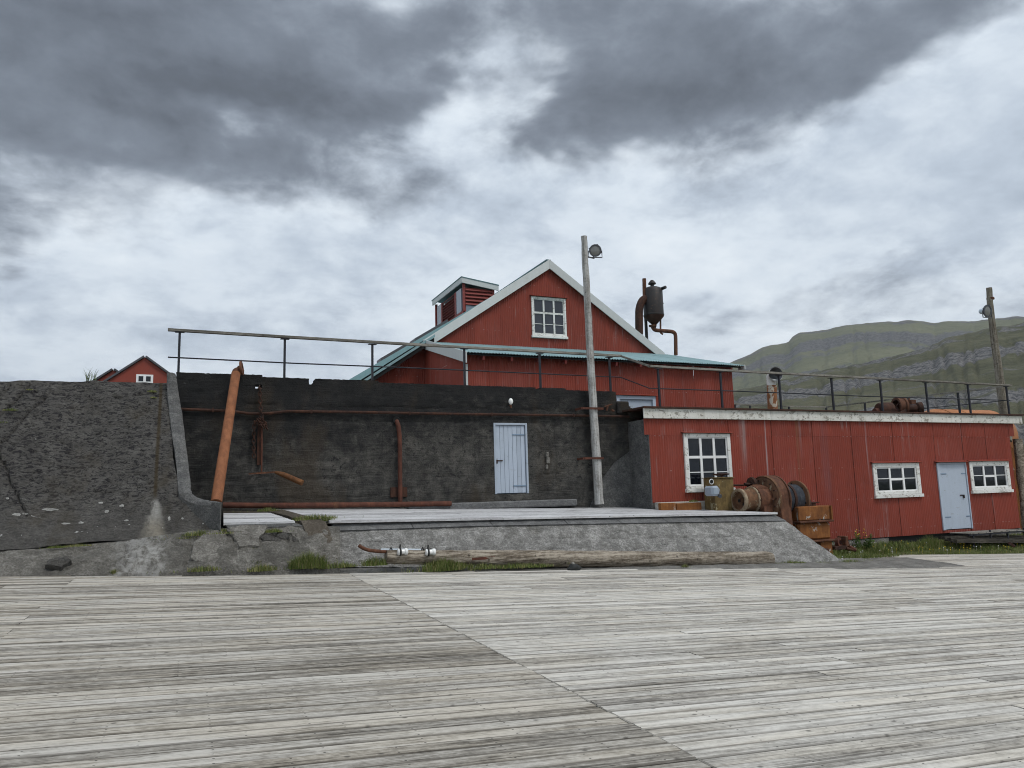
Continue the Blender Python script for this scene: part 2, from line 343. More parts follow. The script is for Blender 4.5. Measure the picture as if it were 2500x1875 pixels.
rust('worn_metal', (.12, .08, .05), (.24, .18, .12), (.38, .31, .22), 7)
rust('rust_ochre', (.055, .040, .018), (.13, .088, .034), (.24, .165, .065), 4, (.30, .27, .17), .3)
rust('rust_red', (.045, .02, .014), (.095, .036, .024), (.16, .06, .036))
rust('rust_flake', (.10, .045, .02), (.24, .10, .045), (.36, .17, .08), 5, (.52, .48, .40), .6)
rust('pipe_orange', (.12, .048, .025), (.245, .097, .045), (.34, .145, .068), 3.2)
rust('rust_arm', (.06, .028, .014), (.14, .062, .026), (.22, .10, .04))
rust('rust_tank', (.26, .10, .045), (.36, .15, .065), (.44, .20, .09))
rust('cable_steel', (.05, .053, .06), (.105, .11, .125), (.19, .20, .22), 9)

def glass(name, base, rough=.04):
    t, p, o, oi, pos = mat(name, rough, 0, .5)
    n = t.noise(pos, 1.3, 3, .5)
    t.put(p.inputs['Base Color'], t.mix(n, base, tuple(q*.5 for q in base)))
    t.put(p.inputs['Normal'], t.bump(t.noise(pos, 3.0, 2, .5), .03, .01))
glass('glass_dark', (.006, .008, .013)); glass('glass_grey', (.05, .055, .07), .1); glass('glass_lens', (.25, .25, .24), .15)
glass('glass_pale', (.26, .30, .36), .12)

t, p, o, oi, pos = mat('grass', .7, 0, .2)
at_ = t.n('ShaderNodeAttribute', attribute_name='tint').outputs['Fac']
t.put(p.inputs['Base Color'], t.ramp(at_, [(0, (.055, .085, .018)), (.4, (.10, .14, .032)), (.72, (.17, .19, .055)), (1, (.33, .27, .14))]))
p.inputs['Subsurface Weight'].default_value = 0
for nm, c in (('flower_yellow', (.75, .55, .03)), ('flower_white', (.75, .75, .72)), ('leaf', (.07, .13, .025))):
    t, p, o, oi, pos = mat(nm, .6, 0, .2); t.put(p.inputs['Base Color'], t.mix(t.noise(pos, 8), c, tuple(q*.6 for q in c)))
t, p, o, oi, pos = mat('ground', .95, 0, .1)
t.put(p.inputs['Base Color'], t.ramp(t.noise(pos, .8, 8, .65), [(.3, (.05, .06, .025)), (.55, (.085, .095, .035)), (.75, (.12, .105, .06))]))
t, p, o, oi, pos = mat('bank_soil', .95, 0, .1)
t.put(p.inputs['Base Color'], t.ramp(t.noise(pos, 3.1, 8, .7), [(.3, (.035, .045, .014)), (.5, (.075, .088, .028)), (.7, (.115, .10, .058))]))
t.put(p.inputs['Normal'], t.bump(t.noise(pos, 20, 6, .7), .8, .04))
t, p, o, oi, pos = mat('gravel', .95, 0, .1)
g = t.math('ADD', t.math('MULTIPLY', t.noise(pos, 2.2, 6, .65), .5), t.math('MULTIPLY', t.noise(pos, 45, 4, .7), .5))
t.put(p.inputs['Base Color'], t.ramp(g, [(.34, (.085, .081, .074)), (.5, (.16, .154, .142)), (.64, (.29, .28, .258))]))
t.put(p.inputs['Normal'], t.bump(t.noise(pos, 55, 5, .7), .8, .02))

def hillmat(name, g1, g2, g3, rock1, rock2, bands, sc):
    t, p, o, oi, pos = mat(name, .95, 0, .08)
    st = t.n('ShaderNodeAttribute', attribute_name='strata').outputs['Fac']
    a = t.noise(sc3(t, pos, (.010*sc, .010*sc, .03*sc)), 1.0, 6, .65, .6); b = t.noise(sc3(t, pos, (.09*sc, .09*sc, .05*sc)), 1.0, 5, .7)
    col = t.ramp(t.math('MULTIPLY_ADD', a, .6, t.math('MULTIPLY', b, .4)), [(.36, g1), (.5, g2), (.64, g3)])
    wob = t.noise(sc3(t, pos, (.006*sc, .006*sc, .006*sc)), 1.0, 4, .6)
    s_ = t.math('MULTIPLY_ADD', t.math('SUBTRACT', wob, .5), .10, st)
    s_ = t.math('MULTIPLY_ADD', t.math('SUBTRACT', b, .5), .05, s_)
    tot_ = None
    for (c_, w_, k_) in bands:
        q = t.mr(t.math('ABSOLUTE', t.math('SUBTRACT', s_, c_)), w_*.35, w_, k_, 0)
        tot_ = q if tot_ is None else t.math('MAXIMUM', tot_, q)
    brk = t.noise(sc3(t, pos, (.03*sc, .03*sc, .05*sc)), 1.0, 8, .74, .5)
    r = t.mr(t.math('ADD', tot_, t.math('MULTIPLY', t.math('SUBTRACT', brk, .5), 2.6)), .36, .66, 0, .92)
    rc = t.ramp(t.noise(sc3(t, pos, (.30*sc, .30*sc, .05*sc)), 1.0, 4, .75), [(.36, rock1), (.62, rock2)])
    t.put(p.inputs['Base Color'], t.mix(r, col, rc))
    t.put(p.inputs['Normal'], t.bump(t.math('ADD', b, brk), .8, 5.0/sc))
hillmat('hill_near', (.045, .046, .027), (.080, .080, .045), (.118, .111, .066), (.022, .024, .033), (.20, .193, .19), ((.03, .05, .45), (.13, .05, .55), (.30, .06, .95), (.46, .04, .4), (.60, .06, .7), (.8, .1, .5)), 1.6)
hillmat('hill_far', (.074, .078, .042), (.112, .116, .060), (.152, .15, .084), (.03, .031, .04), (.13, .124, .128), ((.015, .02, .75), (.07, .03, .6), (.22, .05, 1.0), (.29, .03, .5), (.45, .025, .7), (.62, .03, .5), (.8, .04, .5)), .7)

# ------------------------------------------------------------------ mesh helpers
class MB:
    def __init__(s): s.v = []; s.f = []; s.sm = []; s.att = []
    def add(s, vs, fs, smooth=False):
        b = len(s.v); s.v += [V(q) for q in vs]; s.f += [tuple(i+b for i in q) for q in fs]; s.sm += [smooth]*len(fs); return s
    def box(s, lo, hi):
        x0, y0, z0 = lo; x1, y1, z1 = hi
        return s.add([(x0,y0,z0),(x1,y0,z0),(x1,y1,z0),(x0,y1,z0),(x0,y0,z1),(x1,y0,z1),(x1,y1,z1),(x0,y1,z1)],
                     [(0,3,2,1),(4,5,6,7),(0,1,5,4),(1,2,6,5),(2,3,7,6),(3,0,4,7)])
    def cbox(s, c, sz): c = V(c); h = V(sz)/2; return s.box(c-h, c+h)
    def beam(s, p, q, w, h, upv=(0, 0, 1)):
        p, q = V(p), V(q); d = (q-p).normalized(); a = d.cross(V(upv)).normalized(); b = a.cross(d)
        vs = [o+a*(i*w/2)+b*(j*h/2) for o in (p, q) for i, j in ((-1,-1),(1,-1),(1,1),(-1,1))]
        return s.add(vs, [(0,1,2,3),(7,6,5,4),(0,4,5,1),(1,5,6,2),(2,6,7,3),(3,7,4,0)])
    def tube(s, pts, rad, n=10, caps=True, jit=0):
        pts = [V(q) for q in pts]; m = len(pts)
        if not hasattr(rad, '__len__'): rad = [rad]*m
        vs = []; a = None
        for i, q in enumerate(pts):
            d = (pts[min(i+1, m-1)]-pts[max(i-1, 0)]).normalized()
            if a is None: a = d.orthogonal().normalized()
            a = (a-d*a.dot(d)).normalized(); b = d.cross(a)
            for k in range(n):
                r = rad[i]*(1+jit*(mn.noise(V((k*1.7, i*.6, pts[0].x)))))
                vs.append(q+(a*math.cos(2*math.pi*k/n)+b*math.sin(2*math.pi*k/n))*r)
        fs = [(i*n+k, i*n+(k+1) % n, (i+1)*n+(k+1) % n, (i+1)*n+k) for i in range(m-1) for k in range(n)]
        s.add(vs, fs, True)
        if caps:
            s.add(vs[:n], [tuple(range(n-1, -1, -1))]); s.add(vs[-n:], [tuple(range(n))])
        return s
    def lathe(s, prof, o, axis=(0, 0, 1), n=24, a0=0, a1=2*math.pi):
        ax = V(axis).normalized(); a = ax.orthogonal().normalized(); b = ax.cross(a); o = V(o)
        full = abs(a1-a0-2*math.pi) < 1e-4; c = n if full else n+1
        vs = [o+ax*h+(a*math.cos(a0+(a1-a0)*k/n)+b*math.sin(a0+(a1-a0)*k/n))*r for r, h in prof for k in range(c)]
        fs = [(i*c+k, i*c+(k+1) % c, (i+1)*c+(k+1) % c, (i+1)*c+k) for i in range(len(prof)-1) for k in range(n)]
        return s.add(vs, fs, True)
    def prism(s, poly, d):
        n = len(poly); d = V(d); a = [V(q) for q in poly]; b = [q+d for q in a]
        return s.add(a+b, [tuple(range(n)), tuple(range(2*n-1, n-1, -1))]+[(i, i+n, (i+1) % n+n, (i+1) % n) for i in range(n)])
    def build(s, name, mt, parent=None, loc=None, bev=0, fix=True, ang=40):
        me = bpy.data.meshes.new(name); o = bpy.data.objects.new(name, me); COL.objects.link(o)
        off = V(loc) if loc is not None else V((0, 0, 0))
        base = V((0, 0, 0))
        q = parent
        while q: base = base+V(q.location); q = q.parent
        me.from_pydata([tuple(v-base-off) for v in s.v], [], s.f); o.location = off
        if fix:
            bm = bmesh.new(); bm.from_mesh(me); bmesh.ops.remove_doubles(bm, verts=bm.verts, dist=1e-5); bmesh.ops.recalc_face_normals(bm, faces=bm.faces); bm.to_mesh(me); bm.free()
        if any(s.sm):
            me.shade_smooth(); me.set_sharp_from_angle(angle=math.radians(ang))
        me.materials.append(MATS[mt])
        if bev:
            b = o.modifiers.new('bevel', 'BEVEL'); b.width = bev; b.segments = 1; b.limit_method = 'ANGLE'
        if parent: o.parent = parent
        return o
def tag(o, label=None, cat=None, group=None, kind=None):
    for k, v in (('label', label), ('category', cat), ('group', group), ('kind', kind)):
        if v: o[k] = v
    return o
def thing(name, loc, label, cat, group=None, kind=None):
    o = bpy.data.objects.new(name, None); COL.objects.link(o); o.location = loc; o.empty_display_size = .2
    return tag(o, label, cat, group, kind)
def fbm(p, sc=1.0, oc=4):
    return mn.fractal(V(p)*sc, 1.0, 2.0, oc)
def lerp(a, b, t): return a+(b-a)*t
def pline(pts, x):
    if x <= pts[0][0]: return pts[0][1]
    for (a, b), (c, d) in zip(pts, pts[1:]):
        if x <= c: return b+(d-b)*(x-a)/(c-a)
    return pts[-1][1]
def smooth_pts(pts, k=6):
    out = []
    n = len(pts)
    for i in range(n-1):
        p0, p1, p2, p3 = [V(pts[max(0, min(n-1, j))]) for j in (i-1, i, i+1, i+2)]
        for j in range(k):
            t_ = j/k
            out.append(.5*((2*p1)+(p2-p0)*t_+(2*p0-5*p1+4*p2-p3)*t_*t_+(3*p1-p0-3*p2+p3)*t_**3))
    return out+[V(pts[-1])]
def corr(parent, name, mt, p00, p10, p11, p01, nrm, pitch=.076, amp=.010, rows=1, phase=0, lift=0):
    """corrugated sheet: waves run along p00->p10"""
    p00, p10, p11, p01, nrm = V(p00), V(p10), V(p11), V(p01), V(nrm).normalized()
    L = (p10-p00).length; n = max(4, int(round(L/pitch*6)))
    vs = []
    for j in range(rows+1):
        for i in range(n+1):
            s_ = i/n; a = p00.lerp(p10, s_); b = p01.lerp(p11, s_)
            vs.append(a.lerp(b, j/rows)+nrm*(amp*math.sin((L*s_+phase)/pitch*2*math.pi)+lift))
    fs = [(j*(n+1)+i, j*(n+1)+i+1, (j+1)*(n+1)+i+1, (j+1)*(n+1)+i) for j in range(rows) for i in range(n)]
    return MB().add(vs, fs, True).build(name, mt, parent, fix=False, ang=80)

# ------------------------------------------------------------------ ground and hills
g = MB(); R_ = 4000
g.add([(-R_, -R_, -2.2), (R_, -R_, -2.2), (R_, R_, -2.2), (-R_, R_, -2.2)], [(0, 1, 2, 3)])
tag(g.build('ground', 'ground'), kind='structure')

def hill(name, mt, ridge, D, foot, cliffs, amp, label, seed):
    xs = [ridge[0][0]+(ridge[-1][0]-ridge[0][0])*i/400 for i in range(401)]
    NJ = 140; vs = []; st = []
    for x in xs:
        y = pline(ridge, x); d = ray(x, y); k = D/math.hypot(d.x, d.y); top = EYE+d*k
        top.z += fbm((x*.02, seed, 0), 1, 5)*D*.0018
        h = V((d.x, d.y, 0)).normalized()
        for j in range(NJ+5):
            if j < 4:      # back of the ridge
                q = top+h*(D*.1*(4-j)); q.z = top.z*(1-.06*(4-j)); vs.append(q); st.append(-.2); continue
            s_ = (j-4)/NJ
            dist = D*(1-foot*s_)
            z = top.z*(1-s_)+(-3)*s_
            sw = s_+.05*fbm((x*.004, seed, s_), 1, 3)
            off = 0                                       # cliffs: the ground steps back above and out below each band
            for (c_, w_, k_) in cliffs: off += k_*(1/(1+math.exp(max(-30, min(30, -(sw-c_)/(w_*.35)))))-.5)
            env = min(1, s_*12)
            q = EYE+h*(dist+off*amp*1.2*env); q.z = z-off*amp*env*.6+fbm((q.x*4.5/D, q.y*4.5/D, seed), 1, 6)*amp*.9*min(1, s_*6)
            gl = abs(fbm((x*.011, s_*.6, seed+9), 1, 4)); q.z -= max(0, .10-gl)*amp*5*min(1, s_*4)
            vs.append(q); st.append(sw)
    c = NJ+5
    fs = [(i*c+j, i*c+j+1, (i+1)*c+j+1, (i+1)*c+j) for i in range(len(xs)-1) for j in range(c-1)]
    o = tag(MB().add(vs, fs, True).build(name, mt, fix=False, ang=180), label, kind='structure')
    at_s = o.data.attributes.new('strata', 'FLOAT', 'POINT'); at_s.data.foreach_set('value', st)
    return o
hill('hill', 'hill_far', [(1300, 1010), (1600, 955), (1700, 915), (1775, 888), (1828, 865), (1852, 853), (1926, 833), (1933, 822), (1953, 811), (1980, 811), (2038, 799), (2116, 788), (2211, 783), (2292, 787), (2377, 783), (2469, 775), (2600, 770), (3000, 790), (3400, 860)],
     1500, .55, ((.22, .05, 1.0), (.45, .03, .6), (.07, .03, .5), (.62, .03, .5)), 9, 'pale green far hill with flat stepped summit', 3.1)
hill('hill', 'hill_near', [(1400, 1010), (1700, 975), (1800, 955), (1880, 935), (1987, 914), (2055, 900), (2157, 877), (2259, 850), (2309, 826), (2394, 805), (2500, 786), (2700, 760), (3000, 745), (3400, 780)],
     520, .62, ((.13, .05, .6), (.30, .06, 1.0), (.60, .06, .8)), 3.6, 'dark green nearer hillside with rocky bands', 8.4)

# ------------------------------------------------------------------ wooden deck
deck = thing('deck', (0, 0, 0), 'broad weathered grey plank deck in the foreground', 'deck', kind='structure')
del deck['category']
Wv = W
def dpt(a, b, lift=0): return U*a+Wv*b+DN*lift
PW, PT = .146, .05
def vmax(a): return pline([(-20, 15.1), (-3.2, 15.0), (-1.4, 14.78), (-.6, 14.55), (2.3, 14.42), (6.8, 14.35), (10, 14.15), (14.2, 13.72), (16.3, 13.2)], a) if a < 16.35 else 17.05
MESHC = {}
def plank_mesh(L, w=PW):
    key = (round(L, 2), w)
    if key in MESHC: return MESHC[key]
    h = (w-.009)/2; c = .007
    sec = [(-h, -PT), (h, -PT), (h, -c), (h-c, 0), (-h+c, 0), (-h, -c)]
    n = 6; vs = [(x, y, z) for x in (.003, L-.003) for y, z in sec]
    fs = [tuple(range(n)), tuple(range(2*n-1, n-1, -1))]+[(i, i+n, (i+1) % n+n, (i+1) % n) for i in range(n)]
    me = bpy.data.meshes.new('plank'); me.from_pydata(vs, [], fs)
    bm = bmesh.new(); bm.from_mesh(me); bmesh.ops.recalc_face_normals(bm, faces=bm.faces); bm.to_mesh(me); bm.free()
    ea = me.attributes.new('ey', 'FLOAT', 'POINT'); ea.data.foreach_set('value', [v.co.y/h for v in me.vertices])
    MESHC[key] = me; return me
Bm = Matrix((U, DN.cross(U), DN)).transposed()
planks = []
rnd = random.Random(5)
S1, S2 = 2.79, 11.66
b = .55; row = 0
while b < 17.05:
    segs = []
    # left panel
    a = S1; L = rnd.choice([5.2, 5.2, 4.4, 6.0])
    while a > -9: segs.append((a-L, a, 0)); a -= L; L = 5.2
    a = S1; L = rnd.choice([1.8, 2.4, 3.0, 3.6, 4.2, 4.8])
    while a < S2-.01:
        e = min(a+L, S2)
        if S2-e < .8: e = S2
        segs.append((a, e, 1)); a = e; L = 4.8
    a = S2; L = rnd.choice([1.8, 2.4, 3.0, 3.6, 4.2, 4.8])
    while a < 27: segs.append((a, a+L, 1)); a += L; L = 4.8
    for (s_, e, pn) in segs:
        # trim to the deck edge
        aa, ee = s_, e
        while ee-aa > .3 and b > vmax(aa)-.1: aa += .1
        while ee-aa > .3 and b > vmax(ee)-.1: ee -= .1
        if ee-aa <= .35 or b > vmax((aa+ee)/2)-.09: continue
        L_ = round(ee-aa, 1)
        planks.append((aa, b, L_, pn))
    b += PW; row += 1
def psize(q):
    c = dpt(q[0]+q[2]/2, q[1]); x, y = px(c) if (c-EYE).dot(fw) > .5 else (9e9, 9e9)
    # visible extent inside the frame
    n = 0
    for k in range(13):
        pt = dpt(q[0]+q[2]*k/12, q[1])
        if (pt-EYE).dot(fw) > .5:
            x, y = px(pt)
            if -10 < x < 2510 and y < 1885: n += 1
    return n*q[2]/(max(.5, (c-EYE).length))**2
order = sorted(range(len(planks)), key=lambda i: -psize(planks[i]))
near = set(order[:300])
rest = {0: ([], [], [], []), 1: ([], [], [], [])}
for i, (a, b, L, pn) in enumerate(planks):
    P = dpt(a, b, rnd.uniform(-.006, .003)); me = plank_mesh(L)
    if i in near:
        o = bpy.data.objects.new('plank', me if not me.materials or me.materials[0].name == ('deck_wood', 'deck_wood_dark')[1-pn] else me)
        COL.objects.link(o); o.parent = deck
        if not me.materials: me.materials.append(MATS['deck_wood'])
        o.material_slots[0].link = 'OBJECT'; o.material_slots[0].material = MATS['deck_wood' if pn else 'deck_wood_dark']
        sy = .94 if rnd.random() < .12 else 1.0
        o.matrix_local = Matrix.Translation(P) @ (Bm @ Matrix.Rotation(rnd.uniform(-.014, .014), 3, 'X') @ Matrix.Diagonal((1, sy, 1))).to_4x4()
    else:
        vs, fs, rs, es = rest[pn]; k = len(vs); es += [v.co.y/((PW-.009)/2) for v in me.vertices]; r_ = rnd.random()
        vs += [P+Bm@v.co for v in me.vertices]; fs += [tuple(j+k for j in pl_.vertices) for pl_ in me.polygons]; rs += [r_]*len(me.vertices)
for pn in (0, 1):
    vs, fs, rs, es = rest[pn]
    if not vs: continue
    o = MB().add(vs, fs).build('plank_rows', 'deck_wood' if pn else 'deck_wood_dark', deck, fix=False)
    o['kind'] = 'stuff'; o['label'] = 'remaining planks of the deck'
    at_r = o.data.attributes.new('rnd', 'FLOAT', 'POINT'); at_r.data.foreach_set('value', rs)
    at_e = o.data.attributes.new('ey', 'FLOAT', 'POINT'); at_e.data.foreach_set('value', es)
# black sheet under the planks: painted shade so that the gaps are dark
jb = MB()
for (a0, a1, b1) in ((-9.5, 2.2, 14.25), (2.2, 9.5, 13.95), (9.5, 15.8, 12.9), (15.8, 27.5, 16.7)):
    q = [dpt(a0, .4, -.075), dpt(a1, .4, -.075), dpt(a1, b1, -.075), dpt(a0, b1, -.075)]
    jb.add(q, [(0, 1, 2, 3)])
jb.build('gap_shade', 'black_and_shade', deck, fix=False)
# seam batten lying in the joint
for s_, b1 in ((S1, 14.3),):
    MB().beam(dpt(s_, .6, -.012), dpt(s_, b1, -.012), .02, .02, DN).build('seam_strip', 'rail_wood', deck)

# gravel verge between the deck and the concrete
gv = MB(); vs = []; NI, NJ2 = 160, 14
for i in range(NI+1):
    a = -9+i*(26.5/NI)
    vm_ = vmax(min(a, 16.2))
    for j in range(NJ2+1):
        b = vm_-.35+(2.4)*j/NJ2
        P = dpt(a, b); P.z += -.05+.055*min(1, max(0, (j-1.5)/3))+.17*max(0, (b-vm_-.15)/1.0)*(1 if a < 3 else max(.15, 1-(a-3)/7)) + .018*fbm((a*2.2, b*3, 1), 1, 4)
        vs.append(P)
fs = [(i*(NJ2+1)+j, (i+1)*(NJ2+1)+j, (i+1)*(NJ2+1)+j+1, i*(NJ2+1)+j+1) for i in range(NI) for j in range(NJ2)]
tag(gv.add(vs, fs, True).build('gravel_verge', 'gravel', fix=False, ang=180), 'narrow strip of grey gravel along the deck edge', kind='structure')

# terrace ground behind the wall (top of the fill)
te = MB(); te.box((-14, 18.45, -2), (11.3, 60, 3.85)); te.box((11.35, 18.8, -2), (27, 60, 3.42))
tag(te.build('terrace', 'gravel'), kind='structure')

# ------------------------------------------------------------------ concrete retaining wall
def grid_slab(xs, zs, mask, yf, yb, jit):
    """a solid wall from grid cells: front, back and the edges between them"""
    nx, nz = len(xs), len(zs); mb = MB()
    F_ = [V((xs[i]+jit(i, j)[0], yf(xs[i], zs[j]), zs[j]+jit(i, j)[1])) for i in range(nx) for j in range(nz)]
    K_ = [V((q.x, yb, q.z)) for q in F_]
    ok = lambda i, j: 0 <= i < nx-1 and 0 <= j < nz-1 and mask((xs[i]+xs[i+1])/2, (zs[j]+zs[j+1])/2)
    N = nx*nz; fs = []
    id_ = lambda i, j: i*nz+j
    for i in range(nx-1):
        for j in range(nz-1):
            if not ok(i, j): continue
            a, b_, c, d = id_(i, j), id_(i+1, j), id_(i+1, j+1), id_(i, j+1)
            fs.append((a, b_, c, d)); fs.append((a+N, d+N, c+N, b_+N))
            if not ok(i-1, j): fs.append((a, d, d+N, a+N))
            if not ok(i+1, j): fs.append((b_, b_+N, c+N, c))
            if not ok(i, j-1): fs.append((a, a+N, b_+N, b_))
            if not ok(i, j+1): fs.append((d, c, c+N, d+N))
    return mb.add(F_+K_, fs, True)
WY = 18.0
wall = thing('concrete_wall', (5.5, 18, .6), 'long dark concrete retaining wall stained black at the top, with a blue door', 'wall')
dTL, dTR, dBL, dBR = at(1204.5, 1032.5, WY), at(1287.5, 1033, WY), at(1208.5, 1206.5, WY), at(1290, 1204.5, WY)
DX0, DX1, DZ0, DZ1 = (dTL.x+dBL.x)/2, (dTR.x+dBR.x)/2, (dBL.z+dBR.z)/2, (dTL.z+dTR.z)/2
topz = [(-.6, 4.33), (-.3, 4.33), (1.0, 4.31), (2.55, 4.27), (2.62, 4.12), (2.68, 4.12), (2.74, 4.27), (5, 4.235), (8, 4.21), (10.85, 4.19), (10.9, 3.93), (11.2, 3.86), (11.35, 3.73), (11.75, 3.52)]
HX, HZ = at(632, 944, WY).x, at(632, 944, WY).z
xs = sorted(set([round(-.27+.05*i, 3) for i in range(241)]+[DX0, DX1])); zs = sorted(set([round(.35+.045*i, 3) for i in range(90)]+[DZ0, DZ1]))
xs = [x for x in xs if not (0 < abs(x-DX0) < .02 or 0 < abs(x-DX1) < .02)]; zs = [z for z in zs if not (0 < abs(z-DZ0) < .018 or 0 < abs(z-DZ1) < .018)]
COURSE = [.35]; rw = random.Random(3)
while COURSE[-1] < 4.6: COURSE.append(COURSE[-1]+rw.choice([.13, .15, .17, .2]))
COFF = [rw.uniform(-.006, .006) for _ in COURSE]
def cidx(z):
    k = 0
    while k < len(COURSE)-2 and z > COURSE[k+1]: k += 1
    return k
def wmask(x, z):
    if DX0 < x < DX1 and DZ0 < z < DZ1: return False
    if (abs(x-HX)/.085)**2+(abs(z-HZ)/.05)**2 < 1: return False
    return z < pline(topz, x)+.016*fbm((x*1.6, 0, 4), 1, 3)-.005
def wyf(x, z):
    k = cidx(z); y = WY+COFF[k]
    if min(z-COURSE[k], COURSE[k+1]-z) < .025: y += .004+.012*max(0, fbm((x*.7, k, 2), 1, 3))
    y += .018*fbm((x*1.2, z*1.6, 1), 1, 5)
    pit = fbm((x*4, z*5, 7), 1, 4)
    y += .045*max(0, pit-.22)*min(1, max(.15, (z-2.2)/1.5))
    for lz in (3.62, 3.28, 1.9):       # lift joints
        if abs(z-lz-.03*fbm((x*.5, lz, 0), 1, 2)) < .03 and fbm((x*.9, lz, 3), 1, 3) > -.1: y += .025
    dd = max(abs(x-(DX0+DX1)/2)-(DX1-DX0)/2, abs(z-(DZ0+DZ1)/2)-(DZ1-DZ0)/2)
    if dd < .06: y = WY
    return y
wj = lambda i, j: (.012*mn.noise(V((i*.9, j*.7, 1))), .012*mn.noise(V((i*.8, j*1.1, 5))))
def wjit(i, j):
    x, z = xs[i], zs[j]
    dd = max(abs(x-(DX0+DX1)/2)-(DX1-DX0)/2, abs(z-(DZ0+DZ1)/2)-(DZ1-DZ0)/2)
    return (0, 0) if abs(dd) < .05 else wj(i, j)
grid_slab(xs, zs, wmask, wyf, 18.42, wjit).build('wall_body', 'concrete_wall', wall, fix=False, ang=45)
# shallow buttress at the right-hand end (lighter cement patch) and loose lump
MB().prism([at(1500, 1130, 17.98), at(1560, 1085, 17.98), at(1568, 1240, 17.98), at(1440, 1240, 17.98), at(1470, 1170, 17.98)], (0, .05, 0)).build('cement_patch', 'concrete_curb', wall)
# broken ledge on the top right end
lg = MB()
for (x0, x1, z0, z1, y0) in ((10.86, 11.25, 3.55, 3.9, 17.93), (11.2, 11.62, 3.42, 3.62, 17.9)):
    lg.cbox(((x0+x1)/2, y0+.25, (z0+z1)/2), (x1-x0, .5, z1-z0))
lg.build('broken_ledge', 'concrete_wall', wall, bev=.03)
def hinge(parent, x, z, L, y, mt='blue_dark'):
    MB().cbox((x+L/2, y, z), (abs(L), .012, .035)).build('hinge', mt, parent, bev=.003)
door = MB(); fr = .055
door.box((DX0, WY-.015, DZ0), (DX0+fr, WY+.1, DZ1)); door.box((DX1-fr, WY-.015, DZ0), (DX1, WY+.1, DZ1)); door.box((DX0+fr, WY-.012, DZ1-fr), (DX1-fr, WY+.1, DZ1))
door = door.build('door', 'blue_door', wall, bev=.006)
nb = 7; bw = (DX1-DX0-2*fr-.012)/nb
for k in range(nb):
    x = DX0+fr+.006+k*bw
    MB().box((x+.003, WY+.028+.002*(k % 2), DZ0+.02), (x+bw-.003, WY+.06, DZ1-fr-.006)).build('board', 'blue_door', door, bev=.004)
MB().box((DX0+fr, WY+.06, DZ0+.01), (DX1-fr, WY+.09, DZ1-fr)).build('backing', 'blue_dark', door)
for z in (DZ1-.30, DZ0+.20): hinge(door, DX1-.02, z, -.40, WY+.018)
MB().box((DX0+.07, WY+.012, DZ0+.83), (DX0+.24, WY+.026, DZ0+.86)).cbox((DX0+.07, WY, DZ0+.82), (.03, .05, .10)).build('latch', 'rust_dark', door)
# wall lamp globe
wl = thing('wall_lamp', at(1248, 990, WY), 'small white globe lamp fixed high on the dark wall', 'lamp')
c = at(1247, 980, WY-.09); gl = [(0, .085)]+[(.062*math.sin(a), .085*math.cos(a)) for a in [i*math.pi/8 for i in range(1, 8)]]+[(0, -.085)]
MB().lathe(gl, c, n=16).build('globe', 'ceramic', wl)
MB().lathe([(0, .02), (.022, .02), (.022, -.05), (0, -.05)], c-V((0, 0, .12)), n=10).tube([c-V((0, 0, .10)), c+V((0, .12, -.10))], .012, 6).build('holder', 'rust_brown', wl)
# old broken bracket stuck to the wall
ob = MB()
for (x, y, w_, h) in ((1336, 1110, .085, .14), (1338, 1124, .10, .16), (1335, 1140, .06, .12)):
    q = at(x, y, WY-.02); ob.cbox(q, (w_, .08, h))
tag(ob.build('broken_bracket', 'concrete_slab', loc=at(1336, 1146, WY), bev=.02), 'small broken beige bracket stuck on the wall beside the blue door', 'bracket')

# ------------------------------------------------------------------ sloping concrete ramp wall on the left
ramp = thing('ramp_wall', (-2, 16.5, .6), 'steep sloping dark concrete ramp face at the left edge', 'ramp')
TOP = [(-900, 915, 18.8), (-260, 925, 18.5), (-60, 929, 18.4), (0, 930, 18.4), (100, 930, 18.35), (150, 931, 18.35), (230, 930, 18.3), (330, 934, 18.25), (415, 936, 18.2)]
BOT = [(-900, 1430, 15.7), (-260, 1370, 15.6), (-60, 1352, 15.55), (0, 1345, 15.5), (100, 1338, 15.5), (200, 1326, 15.5), (300, 1322, 15.45), (400, 1308, 15.4), (455, 1300, 15.3), (545, 1294, 15.2)]
def edge(E_, k):
    x = lerp(E_[0][0], E_[-1][0], k)
    return at(x, pline([(q[0], q[1]) for q in E_], x), pline([(q[0], q[2]) for q in E_], x))
NX, NZ = 330, 110; vs = []
nrm = V((0, -.78, .62))
